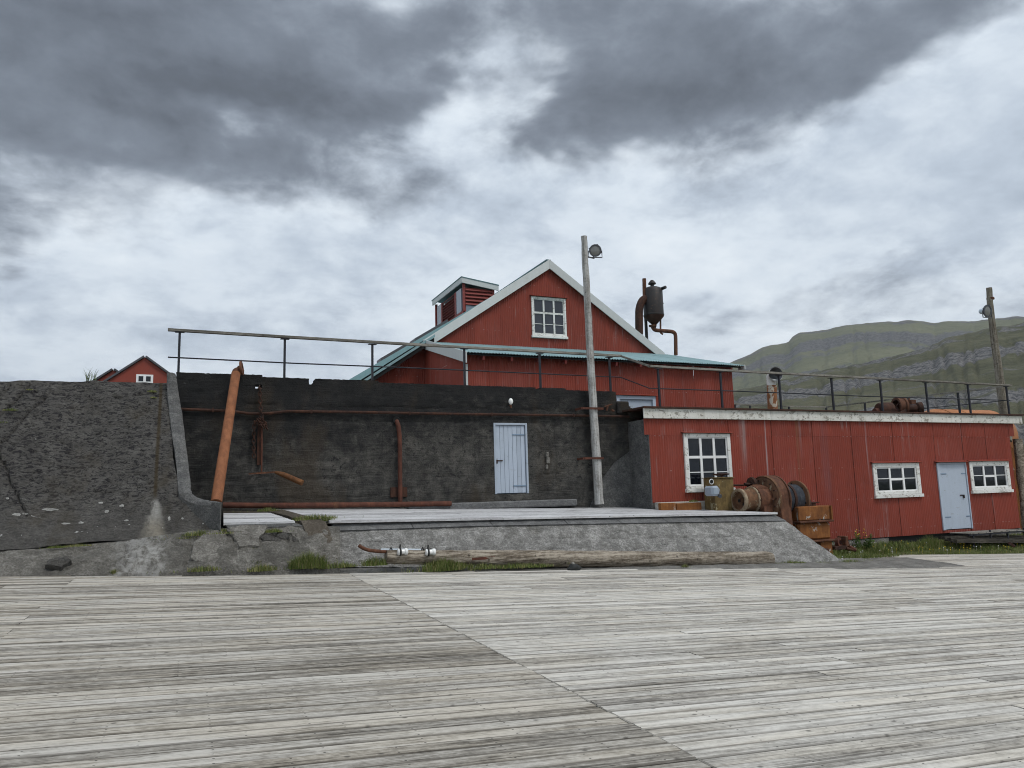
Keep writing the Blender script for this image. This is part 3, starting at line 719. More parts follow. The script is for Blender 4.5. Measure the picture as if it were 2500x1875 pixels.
for i in range(NX+1):
    k = i/NX; a = edge(TOP, k); b_ = edge(BOT, k)
    a.z += .03*fbm((a.x*1.5, 0, 2), 1, 4)
    for j in range(NZ+1):
        s_ = j/NZ; q = a.lerp(b_, s_)
        xp_, yp_ = px(q); sp__ = (yp_-936)/(1294-936)
        q = at(xp_-(max(0, (k-.45)/.55)**3)*pline([(0, 2), (.18, 22), (.3, 36), (.5, 58), (.71, 71), (.82, 62), (.92, 30), (1, 0)], sp__), yp_, q.y)
        q += nrm*(-.18*math.sin(math.pi*s_)*s_*(1-k**4))
        ed = min(1, s_*12)
        q += nrm*(.05*fbm((q.x*.8, q.y, q.z*.8), 1, 4)-.07*max(0, fbm((q.x*5.5, 3, q.z*13), 1, 4)-.1)*(1 if s_ < .75 else .35)+.012*fbm((q.x*9, 1, q.z*9), 1, 3))*ed
        for (cx0, cz0, cx1, cz1) in ((-2.65, 3.9, -3.35, 2.6), (-3.35, 2.6, -2.6, 1.3), (-3.05, 4.0, -3.9, 2.3), (-3.35, 4.0, -4.6, 2.2)):   # long cracks
            lo_, hi_ = min(cz0, cz1), max(cz0, cz1)
            if lo_ < q.z < hi_:
                xc = cx0+(cx1-cx0)*(q.z-cz0)/(cz1-cz0)+.07*fbm((q.z*2, cx0, 0), 1, 3)
                dd_ = abs(q.x-xc)
                if dd_ < .03: q -= nrm*.07*(1-dd_/.03)
        vs.append(q)
c = NZ+1
fs = [(i*c+j, i*c+j+1, (i+1)*c+j+1, (i+1)*c+j) for i in range(NX) for j in range(NZ)]
# crest behind the top edge
b0 = len(vs); 
for i in range(NX+1):
    q = vs[i*c].copy(); vs.append(V((q.x, q.y+.6, q.z-.01)))
fs += [(i*c, (i+1)*c, b0+i+1, b0+i) for i in range(NX)]
MB().add(vs, fs, True).build('ramp_face', 'concrete_ramp', ramp, fix=False, ang=60)
# worn pale cement hump at the ramp's foot
from mathutils.bvhtree import BVHTree
rme = ramp.children[0]
BV = BVHTree.FromPolygons([v.co+V(ramp.location) for v in rme.data.vertices], [tuple(q.vertices) for q in rme.data.polygons])
def onramp(x, y, lift=0):
    d = ray(x, y).normalized(); h_, n_, i_, t_ = BV.ray_cast(EYE, d)
    return (h_ if h_ else at(x, y, 15.6))-d*lift
# curb between the ramp and the wall
def z1(x, y): return (x/2.6757, 800+y/2.6757)
Ls = [((1090, 296), 18.2), ((1100, 500), 17.75), ((1122, 680), 17.35), ((1143, 850), 16.95), ((1158, 980), 16.65), ((1168, 1070), 16.4), ((1190, 1108), 16.15), ((1235, 1140), 15.85), ((1310, 1158), 15.5), ((1390, 1160), 15.25), ((1438, 1158), 15.05)]
Rs = [((1146, 300), 18.2), ((1184, 520), 17.75), ((1207, 690), 17.35), ((1228, 860), 16.95), ((1243, 985), 16.65), ((1251, 1068), 16.4), ((1272, 1096), 16.15), ((1310, 1116), 15.85), ((1365, 1128), 15.55), ((1410, 1134), 15.35), ((1446, 1140), 15.15)]
YR = [min(Y, onramp(*z1(p_[0]-22, p_[1])).y+.02) for p_, Y in Ls]; YR[0] = 18.12
for i in range(1, len(YR)): YR[i] = min(YR[i], YR[i-1]-.06)
Lw = [at(*z1(*p_), y_-.10) for (p_, Y), y_ in zip(Ls, YR)]; Rw = [at(*z1(*p_), y_-.10) for (p_, Y), y_ in zip(Rs, YR)]
def dens_(P, k=5): return smooth_pts(P, k)
Lw, Rw = dens_(Lw), dens_(Rw)
vs = []; n = len(Lw)
for i in range(n):
    k = i/(n-1)
    dn = V((0, .25, -.55)) if k < .5 else V((0, .25*(1-k), -.8)).lerp(V((0, .12, -.75)), (k-.5)*2)
    l = Lw[i]+.012*V((fbm((i, 1, 0), .4), 0, fbm((i, 2, 0), .5))); r = Rw[i]+.012*V((fbm((i, 3, 0), .4), 0, fbm((i, 4, 0), .5)))
    m1, m2 = l.lerp(r, .33), l.lerp(r, .66); up_ = V((0, -.02, .02))
    vs += [l+dn, l, m1+up_, m2+up_, r, r+V((0, .1, -1.6))]
fs = [(i*6+j, i*6+j+1, (i+1)*6+j+1, (i+1)*6+j) for i in range(n-1) for j in range(5)]
e = (n-1)*6; fs.append((e, e+1, e+2, e+3, e+4, e+5))
fs.append((0, 5, 4, 3, 2, 1))
MB().add(vs, fs).build('curb', 'concrete_curb', ramp, bev=.012)
# scattered pale flakes of peeled render on the ramp
for k, (x, y, w_, h_) in enumerate(((42, 1256, 16, 4), (125, 1244, 26, 4), (260, 1248, 8, 5), (198, 1276, 9, 4), (160, 1278, 14, 3), (308, 1271, 8, 3), (246, 1228, 8, 4), (297, 1235, 8, 5), (18, 1217, 6, 3), (413, 1266, 5, 7), (445, 1266, 5, 3), (87, 1072, 3, 2), (62, 1254, 10, 3))):
    ring = []; m = 12
    for i in range(m):
        a = 2*math.pi*i/m; rr_ = 1+.5*mn.noise(V((math.cos(a)*1.4, math.sin(a)*1.4, k*2.3))); ring.append((x+.72*w_*rr_*math.cos(a), y+.75*h_*rr_*math.sin(a)))
    vs = [onramp(px_, py_, .004) for px_, py_ in ring]+[onramp(lerp(x, px_, .6), lerp(y, py_, .6), .014) for px_, py_ in ring]+[onramp(x, y, .016)]
    fs = [(i, (i+1) % m, (i+1) % m+m, i+m) for i in range(m)]+[(i+m, (i+1) % m+m, 2*m) for i in range(m)]
    MB().add(vs, fs).build('render_flake', 'flake', ramp)

# ------------------------------------------------------------------ broken apron at the foot of the ramp
vs = []; NX, NZ = 340, 40
TA = [(-900, 1432, 15.72), (-260, 1372, 15.62), (0, 1343, 15.55), (150, 1335, 15.5), (300, 1320, 15.45), (400, 1306, 15.38), (470, 1296, 15.3), (545, 1290, 15.15), (640, 1289, 15.12), (760, 1284, 15.1), (830, 1285, 15.1)]
BA = [(-900, 1490, 15.0), (-260, 1425, 14.95), (0, 1404, 14.85), (150, 1401, 14.78), (300, 1399, 14.65), (400, 1397, 14.6), (470, 1396, 14.57), (545, 1394, 14.5), (640, 1392, 14.45), (760, 1389, 14.45), (830, 1386, 14.45)]
for i in range(NX+1):
    k = i/NX; a = edge(TA, k); b_ = edge(BA, k); b_.z -= .03
    for j in range(NZ+1):
        s_ = j/NZ; q = a.lerp(b_, s_); bulge = math.sin(math.pi*min(1, s_*1.0))
        q += V((0, -.5, .85))*(.06*fbm((q.x*1.4, q.y*2, 5), 1, 5)+.03*fbm((q.x*5, q.y*5, q.z*5), 1, 4)-.05*max(0, .06-abs(fbm((q.x*1.1, q.y*1.3, 11), 1, 3)))/.06+.10*bulge*(.5+.5*mn.noise(V((q.x*.9, 3, 1))))+.018*fbm((q.x*7, q.y*7, q.z*7), 1, 3))*min(1, s_*7, (1-s_)*5)
        vs.append(q)
c = NZ+1
for i in range(NX+1): vs[i*c+NZ].z -= .35; vs[i*c+NZ].y += .02
fs = [(i*c+j, i*c+j+1, (i+1)*c+j+1, (i+1)*c+j) for i in range(NX) for j in range(NZ)]
tag(MB().add(vs, fs, True).build('concrete_apron', 'apron_concrete', fix=False, ang=60), 'rough sloping concrete foot between the ramp and the deck', kind='structure')
def chunk(poly, Ytop, Ybot, ytop, ybot, thick, label, mt='concrete_slab', name='broken_slab', group=None):
    """a broken slab lying on the apron: outline in pixels, thickness towards the viewer"""
    P = []
    rr = random.Random(len(poly)+int(poly[0][0]))
    for (x0, y0), (x1, y1) in zip(poly, poly[1:]+poly[:1]):
        for k in range(3):
            x = lerp(x0, x1, k/3)+rr.uniform(-1.6, 1.6)*(k > 0); y = lerp(y0, y1, k/3)+rr.uniform(-1.6, 1.6)*(k > 0)
            P.append(at(x, y, lerp(Ytop, Ybot, (y-ytop)/(ybot-ytop))))
    cen = sum(P, V((0, 0, 0)))/len(P); nn = V((0, -.6, .8)); m = len(P); vs = []
    for ring, (sc_, off) in enumerate(((1.0, -thick), (1.0, thick*.55), (.955, thick), (.6, thick*1.06), (.25, thick*1.04))):
        for q in P: vs.append(cen+(q-cen)*sc_+nn*(off+(.03*fbm(q*5+V((ring, 0, 0)), 1, 4) if ring > 0 else 0)))
    vs.append(cen+nn*thick*1.05); fs = []
    for r_ in range(4):
        for i in range(m): fs.append((r_*m+i, r_*m+(i+1) % m, (r_+1)*m+(i+1) % m, (r_+1)*m+i))
    fs += [(4*m+i, 4*m+(i+1) % m, 5*m) for i in range(m)]
    o = MB().add(vs, fs, True).build(name, mt, loc=V((cen.x, cen.y, min(q.z for q in P))), ang=35)
    return tag(o, label, 'concrete slab', group)
def z3(x, y): return (500+x/3.403, 1200+y/3.403)
chunk([z3(*q) for q in ((180, 330), (290, 292), (525, 296), (505, 345), (450, 400), (450, 470), (285, 478), (250, 420))], 15.1, 14.75, 1285, 1345, .05, 'cracked dark slab right under the narrow plank strip')
chunk([z3(*q) for q in ((600, 345), (690, 300), (800, 320), (855, 370), (860, 410), (805, 460), (760, 420), (715, 370), (640, 360))], 15.1, 14.75, 1285, 1345, .06, 'curved broken slab rim beside the brown drain chute')
chunk([z3(*q) for q in ((455, 540), (490, 505), (620, 478), (800, 478), (810, 505), (735, 600), (690, 640), (470, 640), (445, 590))], 14.95, 14.55, 1335, 1390, .07, 'flat pale broken slab left of the tallest grass tuft')
chunk([z3(*q) for q in ((10, 345), (130, 335), (240, 440), (270, 490), (440, 505), (435, 570), (400, 620), (220, 640), (0, 640), (-120, 560), (-90, 430))], 15.15, 14.6, 1285, 1390, .05, 'large rounded grey slab below the curb end')
chunk([(120, 1370), (165, 1362), (175, 1372), (150, 1388), (110, 1384)], 15.0, 14.85, 1360, 1390, .05, 'small dark broken slab at the ramp foot', 'concrete_ramp')
# rubble in the broken pocket
for k, (x, y, r_) in enumerate(((655, 1318, .13), (676, 1326, .15), (700, 1333, .12), (722, 1322, .14), (690, 1312, .11), (640, 1330, .12))):
    q = at(x, y, 14.95); vs = []
    bm = bmesh.new(); bmesh.ops.create_icosphere(bm, subdivisions=2, radius=r_)
    mb = MB().add([q+V((v.co.x*1.2, v.co.y*.8, v.co.z*.8))*(1+.35*mn.noise(v.co*9+V((k*3, 0, 0)))) for v in bm.verts], [tuple(v.index for v in f.verts) for f in bm.faces]); bm.free()
    tag(mb.build('rubble_stone', 'concrete_ramp', loc=q-V((0, 0, r_))), ('leftmost jagged stone at the back of the broken pocket', 'big jagged stone in the middle of the broken pocket', 'lowest jagged stone of the broken pocket', 'rightmost jagged stone of the broken pocket', 'topmost small stone of the broken pocket', 'leftmost jagged stone at the front of the broken pocket')[k], 'stone', 'stones in the broken pocket')
# brown drain chute between the two platform parts
vs = []
ch = [((640, 160), (520, 178), 17.6), ((800, 205), (690, 215), 16.4), ((1000, 262), (800, 262), 15.25), ((1040, 330), (835, 330), 15.0), ((1075, 440), (860, 440), 14.82), ((1100, 560), (850, 560), 14.6)]
for rr_, ll_, Y in ch:
    for k in range(6): vs.append(at(*z3(lerp(ll_[0], rr_[0], k/5)+0, lerp(ll_[1], rr_[1], k/5)), Y-.03-.05*math.sin(math.pi*k/5)*0)+V((0, 0, .035 if Y > 15.2 else 0))+V((0, -.3, .5))*.02*mn.noise(V((k, Y*3, 0))))
fs = [(i*6+k, i*6+k+1, (i+1)*6+k+1, (i+1)*6+k) for i in range(5) for k in range(5)]
vs2 = [q+V((0, .15, -.2)) for q in vs]; fs2 = [(5*6+k, 5*6+k+1, 5*6+k+1+36, 5*6+k+36) for k in range(5)]+[(i*6, (i+1)*6, (i+1)*6+36, i*6+36) for i in range(5)]+[(i*6+5, (i+1)*6+5, (i+1)*6+41, i*6+41) for i in range(5)]
tag(MB().add(vs+vs2, fs+fs2, True).build('drain_chute', 'concrete_dirt', loc=at(*z3(980, 560), 14.6), ang=50), 'brown stained drain chute running down beside the platform end', 'drain')

# ------------------------------------------------------------------ raised platform
plat = thing('raised_platform', (8, 15.5, 0), 'raised plank platform with sloping grey concrete front below the wall', 'platform', kind='structure'); del plat['category']
def z8(x, y): return (1590+x/4.608, 1140+y/4.608)
PY = 15.3
TE = [(808, 1273.5, PY), (1150, 1265, PY), (1590, 1258, PY), (1895, 1254.5, PY)]
CE = [(812, 1297, PY-.10), (1150, 1285.5, PY-.10), (1590, 1277, PY-.10), (1918, 1272, PY-.10)]
BE = [(832, 1384, 14.72), (1150, 1386, 14.62), (1590, 1384, 14.45), (2062, 1374, 14.3)]
NX, NZ = 230, 34; vs = []
def edx(E_, k):     # linear in pixel x
    x = lerp(E_[0][0], E_[-1][0], k)
    return at(x, pline([(q[0], q[1]) for q in E_], x), pline([(q[0], q[2]) for q in E_], x))
for i in range(NX+1):
    k = i/NX; a = edx(CE, k); b_ = edx(BE, k)
    for j in range(NZ+1):
        s_ = j/NZ; q = a.lerp(b_, s_)
        ed = min(1, s_*8)
        h = .03*fbm((q.x*.9, s_*2, 3), 1, 4)+.02*fbm((q.x*6, s_*9, 1), 1, 4)
        for gs in (.33, .56, .78):
            if abs(s_-gs-.03*fbm((q.x*.6, gs, 0), 1, 3)) < .012: h -= .022*(.4+.6*max(0, min(1, .5+fbm((q.x*.8, gs*5, 2), 1, 3))))
        cr = fbm((q.x*.9+s_*1.3, s_*1.1, 21), 1, 4)
        if abs(cr) < .02: h -= .025*(1-abs(cr)/.02)
        if s_ > .55: h -= .045*max(0, fbm((q.x*4, s_*7, 9), 1, 4)-.12)
        q += V((0, -.8, .5))*h*ed
        vs.append(q)
c = NZ+1
fs = [(i*c+j, i*c+j+1, (i+1)*c+j+1, (i+1)*c+j) for i in range(NX) for j in range(NZ)]
# ends
e0 = len(vs)
for j in range(NZ+1): q = vs[NX*c+j].copy(); vs.append(V((q.x-.9, 17.2, q.z)))
fs += [(NX*c+j, NX*c+j+1, e0+j+1, e0+j) for j in range(NZ)]
e1 = len(vs)
for j in range(NZ+1): q = vs[j].copy(); vs.append(V((q.x, q.y+1.0, q.z)))
fs += [(j, e1+j, e1+j+1, j+1) for j in range(NZ)]
MB().add(vs, fs, True).build('front_slope', 'concrete_grey', plat, fix=False, ang=50)
# coping stones along the top edge
cuts = [808, 1001, 1192, 1372, 1500, 1612, 1712, 1800, 1895]
for k in range(len(cuts)-1):
    vs = []
    m = 8
    for i in range(m+1):
        x = lerp(cuts[k]+.8, cuts[k+1]-.8, i/m); kk_ = (x-808)/(1895-808)
        a = edx(TE, kk_)+V((0, 0, -.03)); b_ = edx(CE, kk_)
        j1 = .012*fbm((x*.02, 0, 3), 1, 3)
        vs += [a+V((0, .35, 0)), a+V((0, .02+j1, .0)), a+V((0, -.012+j1, -.015)), b_+V((0, -.035+j1, .012)), b_+V((0, -.01, -.008)), b_+V((0, .3, -.02))]
    fs = [(i*6+j, i*6+j+1, (i+1)*6+j+1, (i+1)*6+j) for i in range(m) for j in range(5)]+[(0, 1, 2, 3, 4, 5), tuple(m*6+j for j in (5, 4, 3, 2, 1, 0))]
    MB().add(vs, fs).build('coping_stone', 'concrete_coping', plat)
# pale planks on top
FR_L, FR_R = at(545, 1280, 15.22), at(1899, 1253.6, PY-.06); BK_L, BK_R = at(545, 1247, 17.9), at(1566, 1241.5, 17.9)
def ptop(k, s_): return FR_L.lerp(FR_R, k).lerp(BK_L.lerp(BK_R, k), s_)
rows = 13
gapL = lambda s_: (ptop(0, s_), )
for r_ in range(rows):
    s0, s1 = r_/rows+.0006, (r_+1)/rows-.0006
    sm = (s0+s1)/2
    # drain strip crosses at pixel x(s)
    xs_gap = pline([(0, 806), (.35, 758), (.75, 690), (1, 662)], sm), pline([(0, 722), (.35, 690), (.75, 655), (1, 630)], sm)
    def kof(xpix):
        lo_, hi_ = 0.0, 1.0
        for _ in range(30):
            m_ = (lo_+hi_)/2
            if px(ptop(m_, sm))[0] < xpix: lo_ = m_
            else: hi_ = m_
        return lo_
    kr, kl = kof(xs_gap[0]), kof(xs_gap[1])
    segs = [(0.0, kl)] if r_ < 9 else []
    a = kr; st = rnd.choice([.16, .22, .28, .34])
    while a < 1: e = min(1, a+st); segs.append((a, e)); a = e; st = .36
    for k0, k1 in segs:
        if k1-k0 < .02: continue
        t0 = rnd.uniform(.024, .031)
        q = [ptop(k0+.0004, s0), ptop(k1-.0004, s0), ptop(k1-.0004, s1), ptop(k0+.0004, s1)]
        lo_ = [p_+V((0, 0, -.02)) for p_ in q]; hi_ = [p_+V((0, 0, t0)) for p_ in q]
        MB().add(lo_+hi_, [(0,3,2,1),(4,5,6,7),(0,1,5,4),(1,2,6,5),(2,3,7,6),(3,0,4,7)]).build('plank', 'terrace_wood', plat, loc=lo_[0]-V(plat.location))
q = [ptop(0, -.01), ptop(1, .0), ptop(1, 1.03), ptop(0, 1.03)]; q = [p_+V((0, 0, -.022)) for p_ in q]
MB().add(q, [(0, 1, 2, 3)]).build('platform_bed', 'concrete_dirt', plat)
# concrete rim under the narrow left plank strip
MB().prism([at(548, 1281, 15.17), at(720, 1276.5, 15.17), at(745, 1284, 15.12), at(560, 1293, 15.1)], (0, .12, -.02)).build('rim', 'concrete_curb', plat, bev=.01)
# kerb strip along the wall foot
kb = MB().box((4.86, 17.72, at(1100, 1236, 17.8).z-.1), (9.4, 18.02, at(1100, 1228, 17.8).z))
kb.build('wall_kerb', 'concrete_coping', plat, bev=.03)
# ------------------------------------------------------------------ windows and doors
def window(parent, r, Y, style, wm='white_paint', cm='white_clean', gm='glass_dark', flash='red_iron', sill=True, bulge=.05):
    X0, X1, Z0, Z1 = r; cw = .085*(X1-X0)/1.2 if style != 'gable' else .085
    cs = MB(); yf, yb = Y-bulge, Y+.10
    cs.box((X0, yf, Z0), (X0+cw, yb, Z1)); cs.box((X1-cw, yf, Z0), (X1, yb, Z1))
    cs.box((X0+cw, yf+.004, Z1-cw*.9), (X1-cw, yb, Z1)); cs.box((X0+cw, yf+.004, Z0), (X1-cw, yb, Z0+cw*.7))
    w = cs.build('window', wm, parent, bev=.006)
    x0, x1, z0, z1 = X0+cw, X1-cw, Z0+cw*.7, Z1-cw*.9
    gw = (x1-x0)/3; sw = .036
    cells = []
    if style in ('tall', 'gable'):
        zt = z0+(z1-z0)*(.585 if style == 'tall' else .60)
        for k in range(3):
            cells.append((x0+k*gw, x0+(k+1)*gw, zt, z1, None)); cells.append((x0+k*gw, x0+(k+1)*gw, z0, zt, .47))
    else:
        zt = z0+(z1-z0)*.5
        cells += [(x0, x0+gw, z0, z1, .53), (x0+2*gw, x1, z0, z1, .53), (x0+gw, x0+2*gw, zt, z1, None), (x0+gw, x0+2*gw, z0, zt, None)]
    for (a, b, c, d, bar) in cells:
        s_ = MB(); ys, ye = yf+.028, yf+.085
        s_.box((a, ys, c), (a+sw, ye, d)); s_.box((b-sw, ys, c), (b, ye, d)); s_.box((a+sw, ys+.003, c), (b-sw, ye, c+sw)); s_.box((a+sw, ys+.003, d-sw), (b-sw, ye, d))
        if bar: zb = c+(d-c)*bar; s_.box((a+sw, ys+.006, zb-.011), (b-sw, ye-.02, zb+.011))
        s_.build('sash', cm, w)
        if bar:
            for (c2, d2) in ((c+sw, zb-.011), (zb+.011, d-sw)): MB().box((a+sw, ys+.03, c2), (b-sw, ys+.036, d2)).build('pane', gm, w)
        else: MB().box((a+sw, ys+.03, c+sw), (b-sw, ys+.036, d-sw)).build('pane', gm, w)
    MB().box((X0+.02, yf+.1, Z0+.02), (X1-.02, yf+.14, Z1-.02)).build('dark_interior', 'black_and_shade', w)
    if sill: MB().box((X0-.03, yf-.045, Z0-.10), (X1+.03, yb-.02, Z0-.003)).build('sill', wm, w, bev=.008)
    if flash:
        corr(w, 'flashing', flash, (X0-.06, yf-.07, Z1+.012), (X1+.06, yf-.07, Z1+.012), (X1+.06, Y+.01, Z1+.06), (X0-.06, Y+.01, Z1+.06), (0, -.5, 1), amp=.006)
        MB().box((X0-.06, yf-.06, Z1+.001), (X1+.06, Y+.05, Z1+.008)).build('drip_board', 'rust_red', w)
    return w
def rect(TL, TR, BL, BR, Y):
    a, b, c, d = [at(*q, Y) for q in (TL, TR, BL, BR)]
    return ((a.x+c.x)/2, (b.x+d.x)/2, (c.z+d.z)/2, (a.z+b.z)/2)
def facade(parent, mt, xs_, rows_, Y, openings, step=.78, name='wall_sheet', skip=None):
    """corrugated sheets between openings, each sheet its own part"""
    x0, x1 = xs_; br = {x0, x1}
    for o_ in openings: br |= {o_[0]+.02, o_[1]-.02}
    br = sorted(q for q in br if x0 <= q <= x1); cols = []
    for a, b in zip(br, br[1:]):
        n = max(1, round((b-a)/step)); cols += [(lerp(a, b, k/n), lerp(a, b, (k+1)/n)) for k in range(n)]
    for ci, (a, b) in enumerate(cols):
        for ri, (z0, z1) in enumerate(rows_):
            za = z0((a+b)/2) if callable(z0) else z0
            iv = [(za, z1)]
            for o_ in openings:
                if o_[0] < (a+b)/2 < o_[1]:
                    nv = []
                    for (p_, q_) in iv:
                        if o_[2] > p_: nv.append((p_, min(q_, o_[2])))
                        if o_[3] < q_: nv.append((max(p_, o_[3]), q_))
                    iv = [v_ for v_ in nv if v_[1]-v_[0] > .03]
            for (p_, q_) in iv:
                lf = .011*(ci % 2)+.008*ri+rnd.uniform(0, .003); j = rnd.uniform(-.012, .012)
                lo_ = 0.02 if p_ == za and ri > 0 else 0
                corr(parent, name, mt, (a, Y, p_-lo_), (b, Y, p_-lo_), (b, Y, q_), (a, Y, q_), (0, -1, 0), phase=a, lift=lf)

# ------------------------------------------------------------------ low red shed on the right
RY = 17.0
shed = thing('red_shed', (18.5, 17, -.2), 'long low red corrugated shed with white fascia board, right of the concrete wall', 'building')
w1 = rect((1669, 1060), (1781.5, 1057), (1672, 1195), (1786, 1189), RY)
w2 = rect((2128.7, 1132), (2241, 1129), (2133.5, 1209), (2247.5, 1205), RY)
w3 = rect((2364, 1127.6), (2459.6, 1125), (2370, 1198), (2465.8, 1194), RY)
dr = rect((2285.4, 1130.4), (2356.5, 1127.7), (2299.5, 1295.8), (2371.4, 1289.6), RY)
XL = at(1587, 1100, RY).x; XR = at(2478, 1180, RY).x; ZT = at(2000, 1028, RY).z; ZM = at(1750, 1062, RY).z
zbot = lambda x: 1.12 if x < 15.6 else -.16
facade(shed, 'red_iron', (XL, XR), [(zbot, ZM), (ZM, ZT+.05)], RY, [w1, w2, w3, dr])
corr(shed, 'wall_sheet', 'red_iron', (XL-.16, RY, ZM), (XL+.02, RY, ZM), (XL+.02, RY, ZT+.05), (XL-.16, RY, ZT+.05), (0, -1, 0), lift=.01)
corr(shed, 'wall_sheet', 'red_iron', (XR-.02, RY, ZM), (XR+.26, RY, ZM), (XR+.26, RY, ZT+.05), (XR-.02, RY, ZT+.05), (0, -1, 0), lift=.01)
MB().box((XL+.02, RY+.06, -.6), (XR-.05, RY+2.2, ZT)).build('inner_wall', 'black_and_shade', shed)
corr(shed, 'side_sheet', 'red_iron', (XR, RY, -.16), (XR, RY+2.2, -.16), (XR, RY+2.2, ZT), (XR, RY, ZT), (1, 0, 0))
MB().box((XL-.02, RY+.012, .4), (XL+.015, 18.0, ZT)).build('side_pier', 'concrete_curb', shed)
fz0, fz1 = ZT, ZT+.27
xe = at(2490, 1035, RY).x
cutx = [XL-.20, 15.3, 19.6, 23.2, xe]
for a, b in zip(cutx, cutx[1:]): MB().box((a+.004, RY-.10, fz0), (b-.004, RY-.055, fz1)).build('fascia_board', 'white_fascia', shed, bev=.008)
MB().box((XL-.22, RY-.16, fz1+.002), (xe+.03, RY+2.4, fz1+.045)).build('roof_edge', 'rust_dark', shed)
MB().box((XL-.1, RY-.05, fz0+.02), (xe-.1, RY+.02, fz1)).build('fascia_backing', 'black_and_shade', shed)
window(shed, w1, RY, 'tall'); window(shed, w2, RY, 'low'); window(shed, w3, RY, 'low')
# plinth blocks under the shed
for (x0, x1, z1) in ((XL, 15.6, 1.10), (15.62, 18.1, -.18), (18.15, 19.6, -.18), (23.4, 24.9, -.19), (24.95, 25.7, -.17)):
    MB().box((x0, RY+.02, -1.2), (x1, RY+.5, z1)).build('plinth_block', 'concrete_slab', shed, bev=.02)
# shed door
X0, X1, Z0, Z1 = dr
dd = MB(); dd.box((X0, RY-.05, Z0), (X0+.12, RY+.08, Z1)); dd.box((X1-.045, RY-.05, Z0), (X1, RY+.08, Z1)); dd.box((X0+.12, RY-.047, Z1-.05), (X1-.045, RY+.08, Z1))
dd = dd.build('door', 'blue_door', shed, bev=.006)
MB().box((X0+.125, RY-.02, Z0+.02), (X1-.05, RY+.03, Z1-.055)).build('door_leaf', 'blue_door', dd, bev=.006)
for z in (Z1-.36, Z0+.40):
    hinge(dd, X0+.13, z, .28, RY-.026); hinge(dd, X1-.05, z, -.2, RY-.026)
MB().box((X1-.42, RY-.035, Z0+1.05), (X1-.22, RY-.02, Z0+1.085)).cbox((X1-.27, RY-.045, Z0+1.02), (.05, .03, .09)).build('padlock', 'iron_black', dd)
corr(dd, 'flashing', 'red_iron', (X0-.08, RY-.14, Z1+.012), (X1+.06, RY-.14, Z1+.012), (X1+.06, RY+.01, Z1+.06), (X0-.08, RY+.01, Z1+.06), (0, -.5, 1), amp=.006)
MB().box((X0-.08, RY-.13, Z1+.001), (X1+.06, RY+.05, Z1+.008)).build('drip_board', 'rust_red', dd)
# walkway grid in front of the door and its board
st = thing('step_grating', at(2390, 1300, 16.7), 'pale grating step on thin legs below the right blue door', 'step')
zz = Z0-.06
for k in range(7): MB().box((X0+.2+k*.36, 16.2, zz-.04), (X0+.2+k*.36+.3, 16.92, zz-.012)).build('slat', 'rail_wood', st, bev=.005)
MB().box((X0+.15, 16.22, zz-.085), (X0+2.8, 16.27, zz-.045)).box((X0+.15, 16.82, zz-.085), (X0+2.8, 16.87, zz-.045)).build('bearer', 'steel_black', st)
for k in range(4): MB().box((X0+.3+k*.8, 16.22, zz-.6), (X0+.34+k*.8, 16.26, zz+.05*(k % 2))).build('leg', 'steel_black', st)
# timber post at the shed's corner and rusty sheet behind
po = [at(2478, 1072, 17.15), at(2486, 1150, 17.13), at(2496, 1230, 17.1), at(2502, 1310, 17.1)]
tag(MB().tube(smooth_pts([q+V((.12, 0, 0)) for q in po], 4), .14, 10, jit=.3).build('timber_post', 'log_wood', loc=po[-1]+V((.12, 0, 0))), 'dark rotten timber post at the right corner of the red shed', 'post')
rs_ = thing('rusty_sheet', (27.2, 18.4, -.4), 'orange rusty corrugated sheet standing behind the corner post', 'metal sheet')
corr(rs_, 'sheet', 'rust_orange', (26.4, 18.2, -.6), (29.4, 18.6, -.6), (29.4, 18.6, 2.0), (26.4, 18.2, 3.1), (0, -1, 0), pitch=.1, amp=.02)
MB().box((26.5, 18.7, -.6), (29, 18.8, 1.6)).build('back_frame', 'rust_dark', rs_)

# ------------------------------------------------------------------ big gabled red building behind the wall
L_, G_ = 21.5, 25.8
fac = thing('gabled_building', (12.7, 25.8, 3.4), 'large red corrugated building with white-edged gable and teal roof behind the wall', 'building')
AP = at(1337, 640, G_); VL = at(1037, 833, G_); VR = at(1612, 862, G_)
ax, azp = AP.x, AP.z
sl_ = ((azp-VL.z)/(ax-VL.x)+(azp-VR.z)/(VR.x-ax))/2
roofz = lambda x: azp-sl_*abs(x-ax)
EL = at(838, 926, G_-.4).x; ER = 2*ax-EL
LTX0, LTX1 = VL.x, at(1796, 890, L_).x
gwin = rect((1296.5, 723.5), (1379.5, 730), (1298.5, 818), (1383, 822.5), G_)
# gable sheets, clipped by the roof slope
cols = [EL+.1]
while cols[-1] < ER-.9: cols.append(cols[-1]+.80)
cols = sorted(set(cols+[ER-.1, ax, gwin[0]+.02, gwin[1]-.02])); cols = [c_ for i, c_ in enumerate(cols) if i == 0 or c_-cols[i-1] > .12 or c_ in (ax, gwin[0]+.02, gwin[1]-.02)]
for i, (a, b) in enumerate(zip(cols, cols[1:])):
    for (z0, z1) in (((3.4, gwin[2]), (gwin[3], None)) if gwin[0] < (a+b)/2 < gwin[1] else ((3.4, None),)):
        ta, tb = (roofz(a)-.03, roofz(b)-.03) if z1 is None else (z1, z1)
        corr(fac, 'gable_sheet', 'red_iron', (a, G_, z0), (b, G_, z0), (b, G_, tb), (a, G_, ta), (0, -1, 0), phase=a, lift=.004*(i % 2))
window(fac, gwin, G_, 'gable', 'white_paint', 'white_paint', 'glass_grey', flash='red_iron')
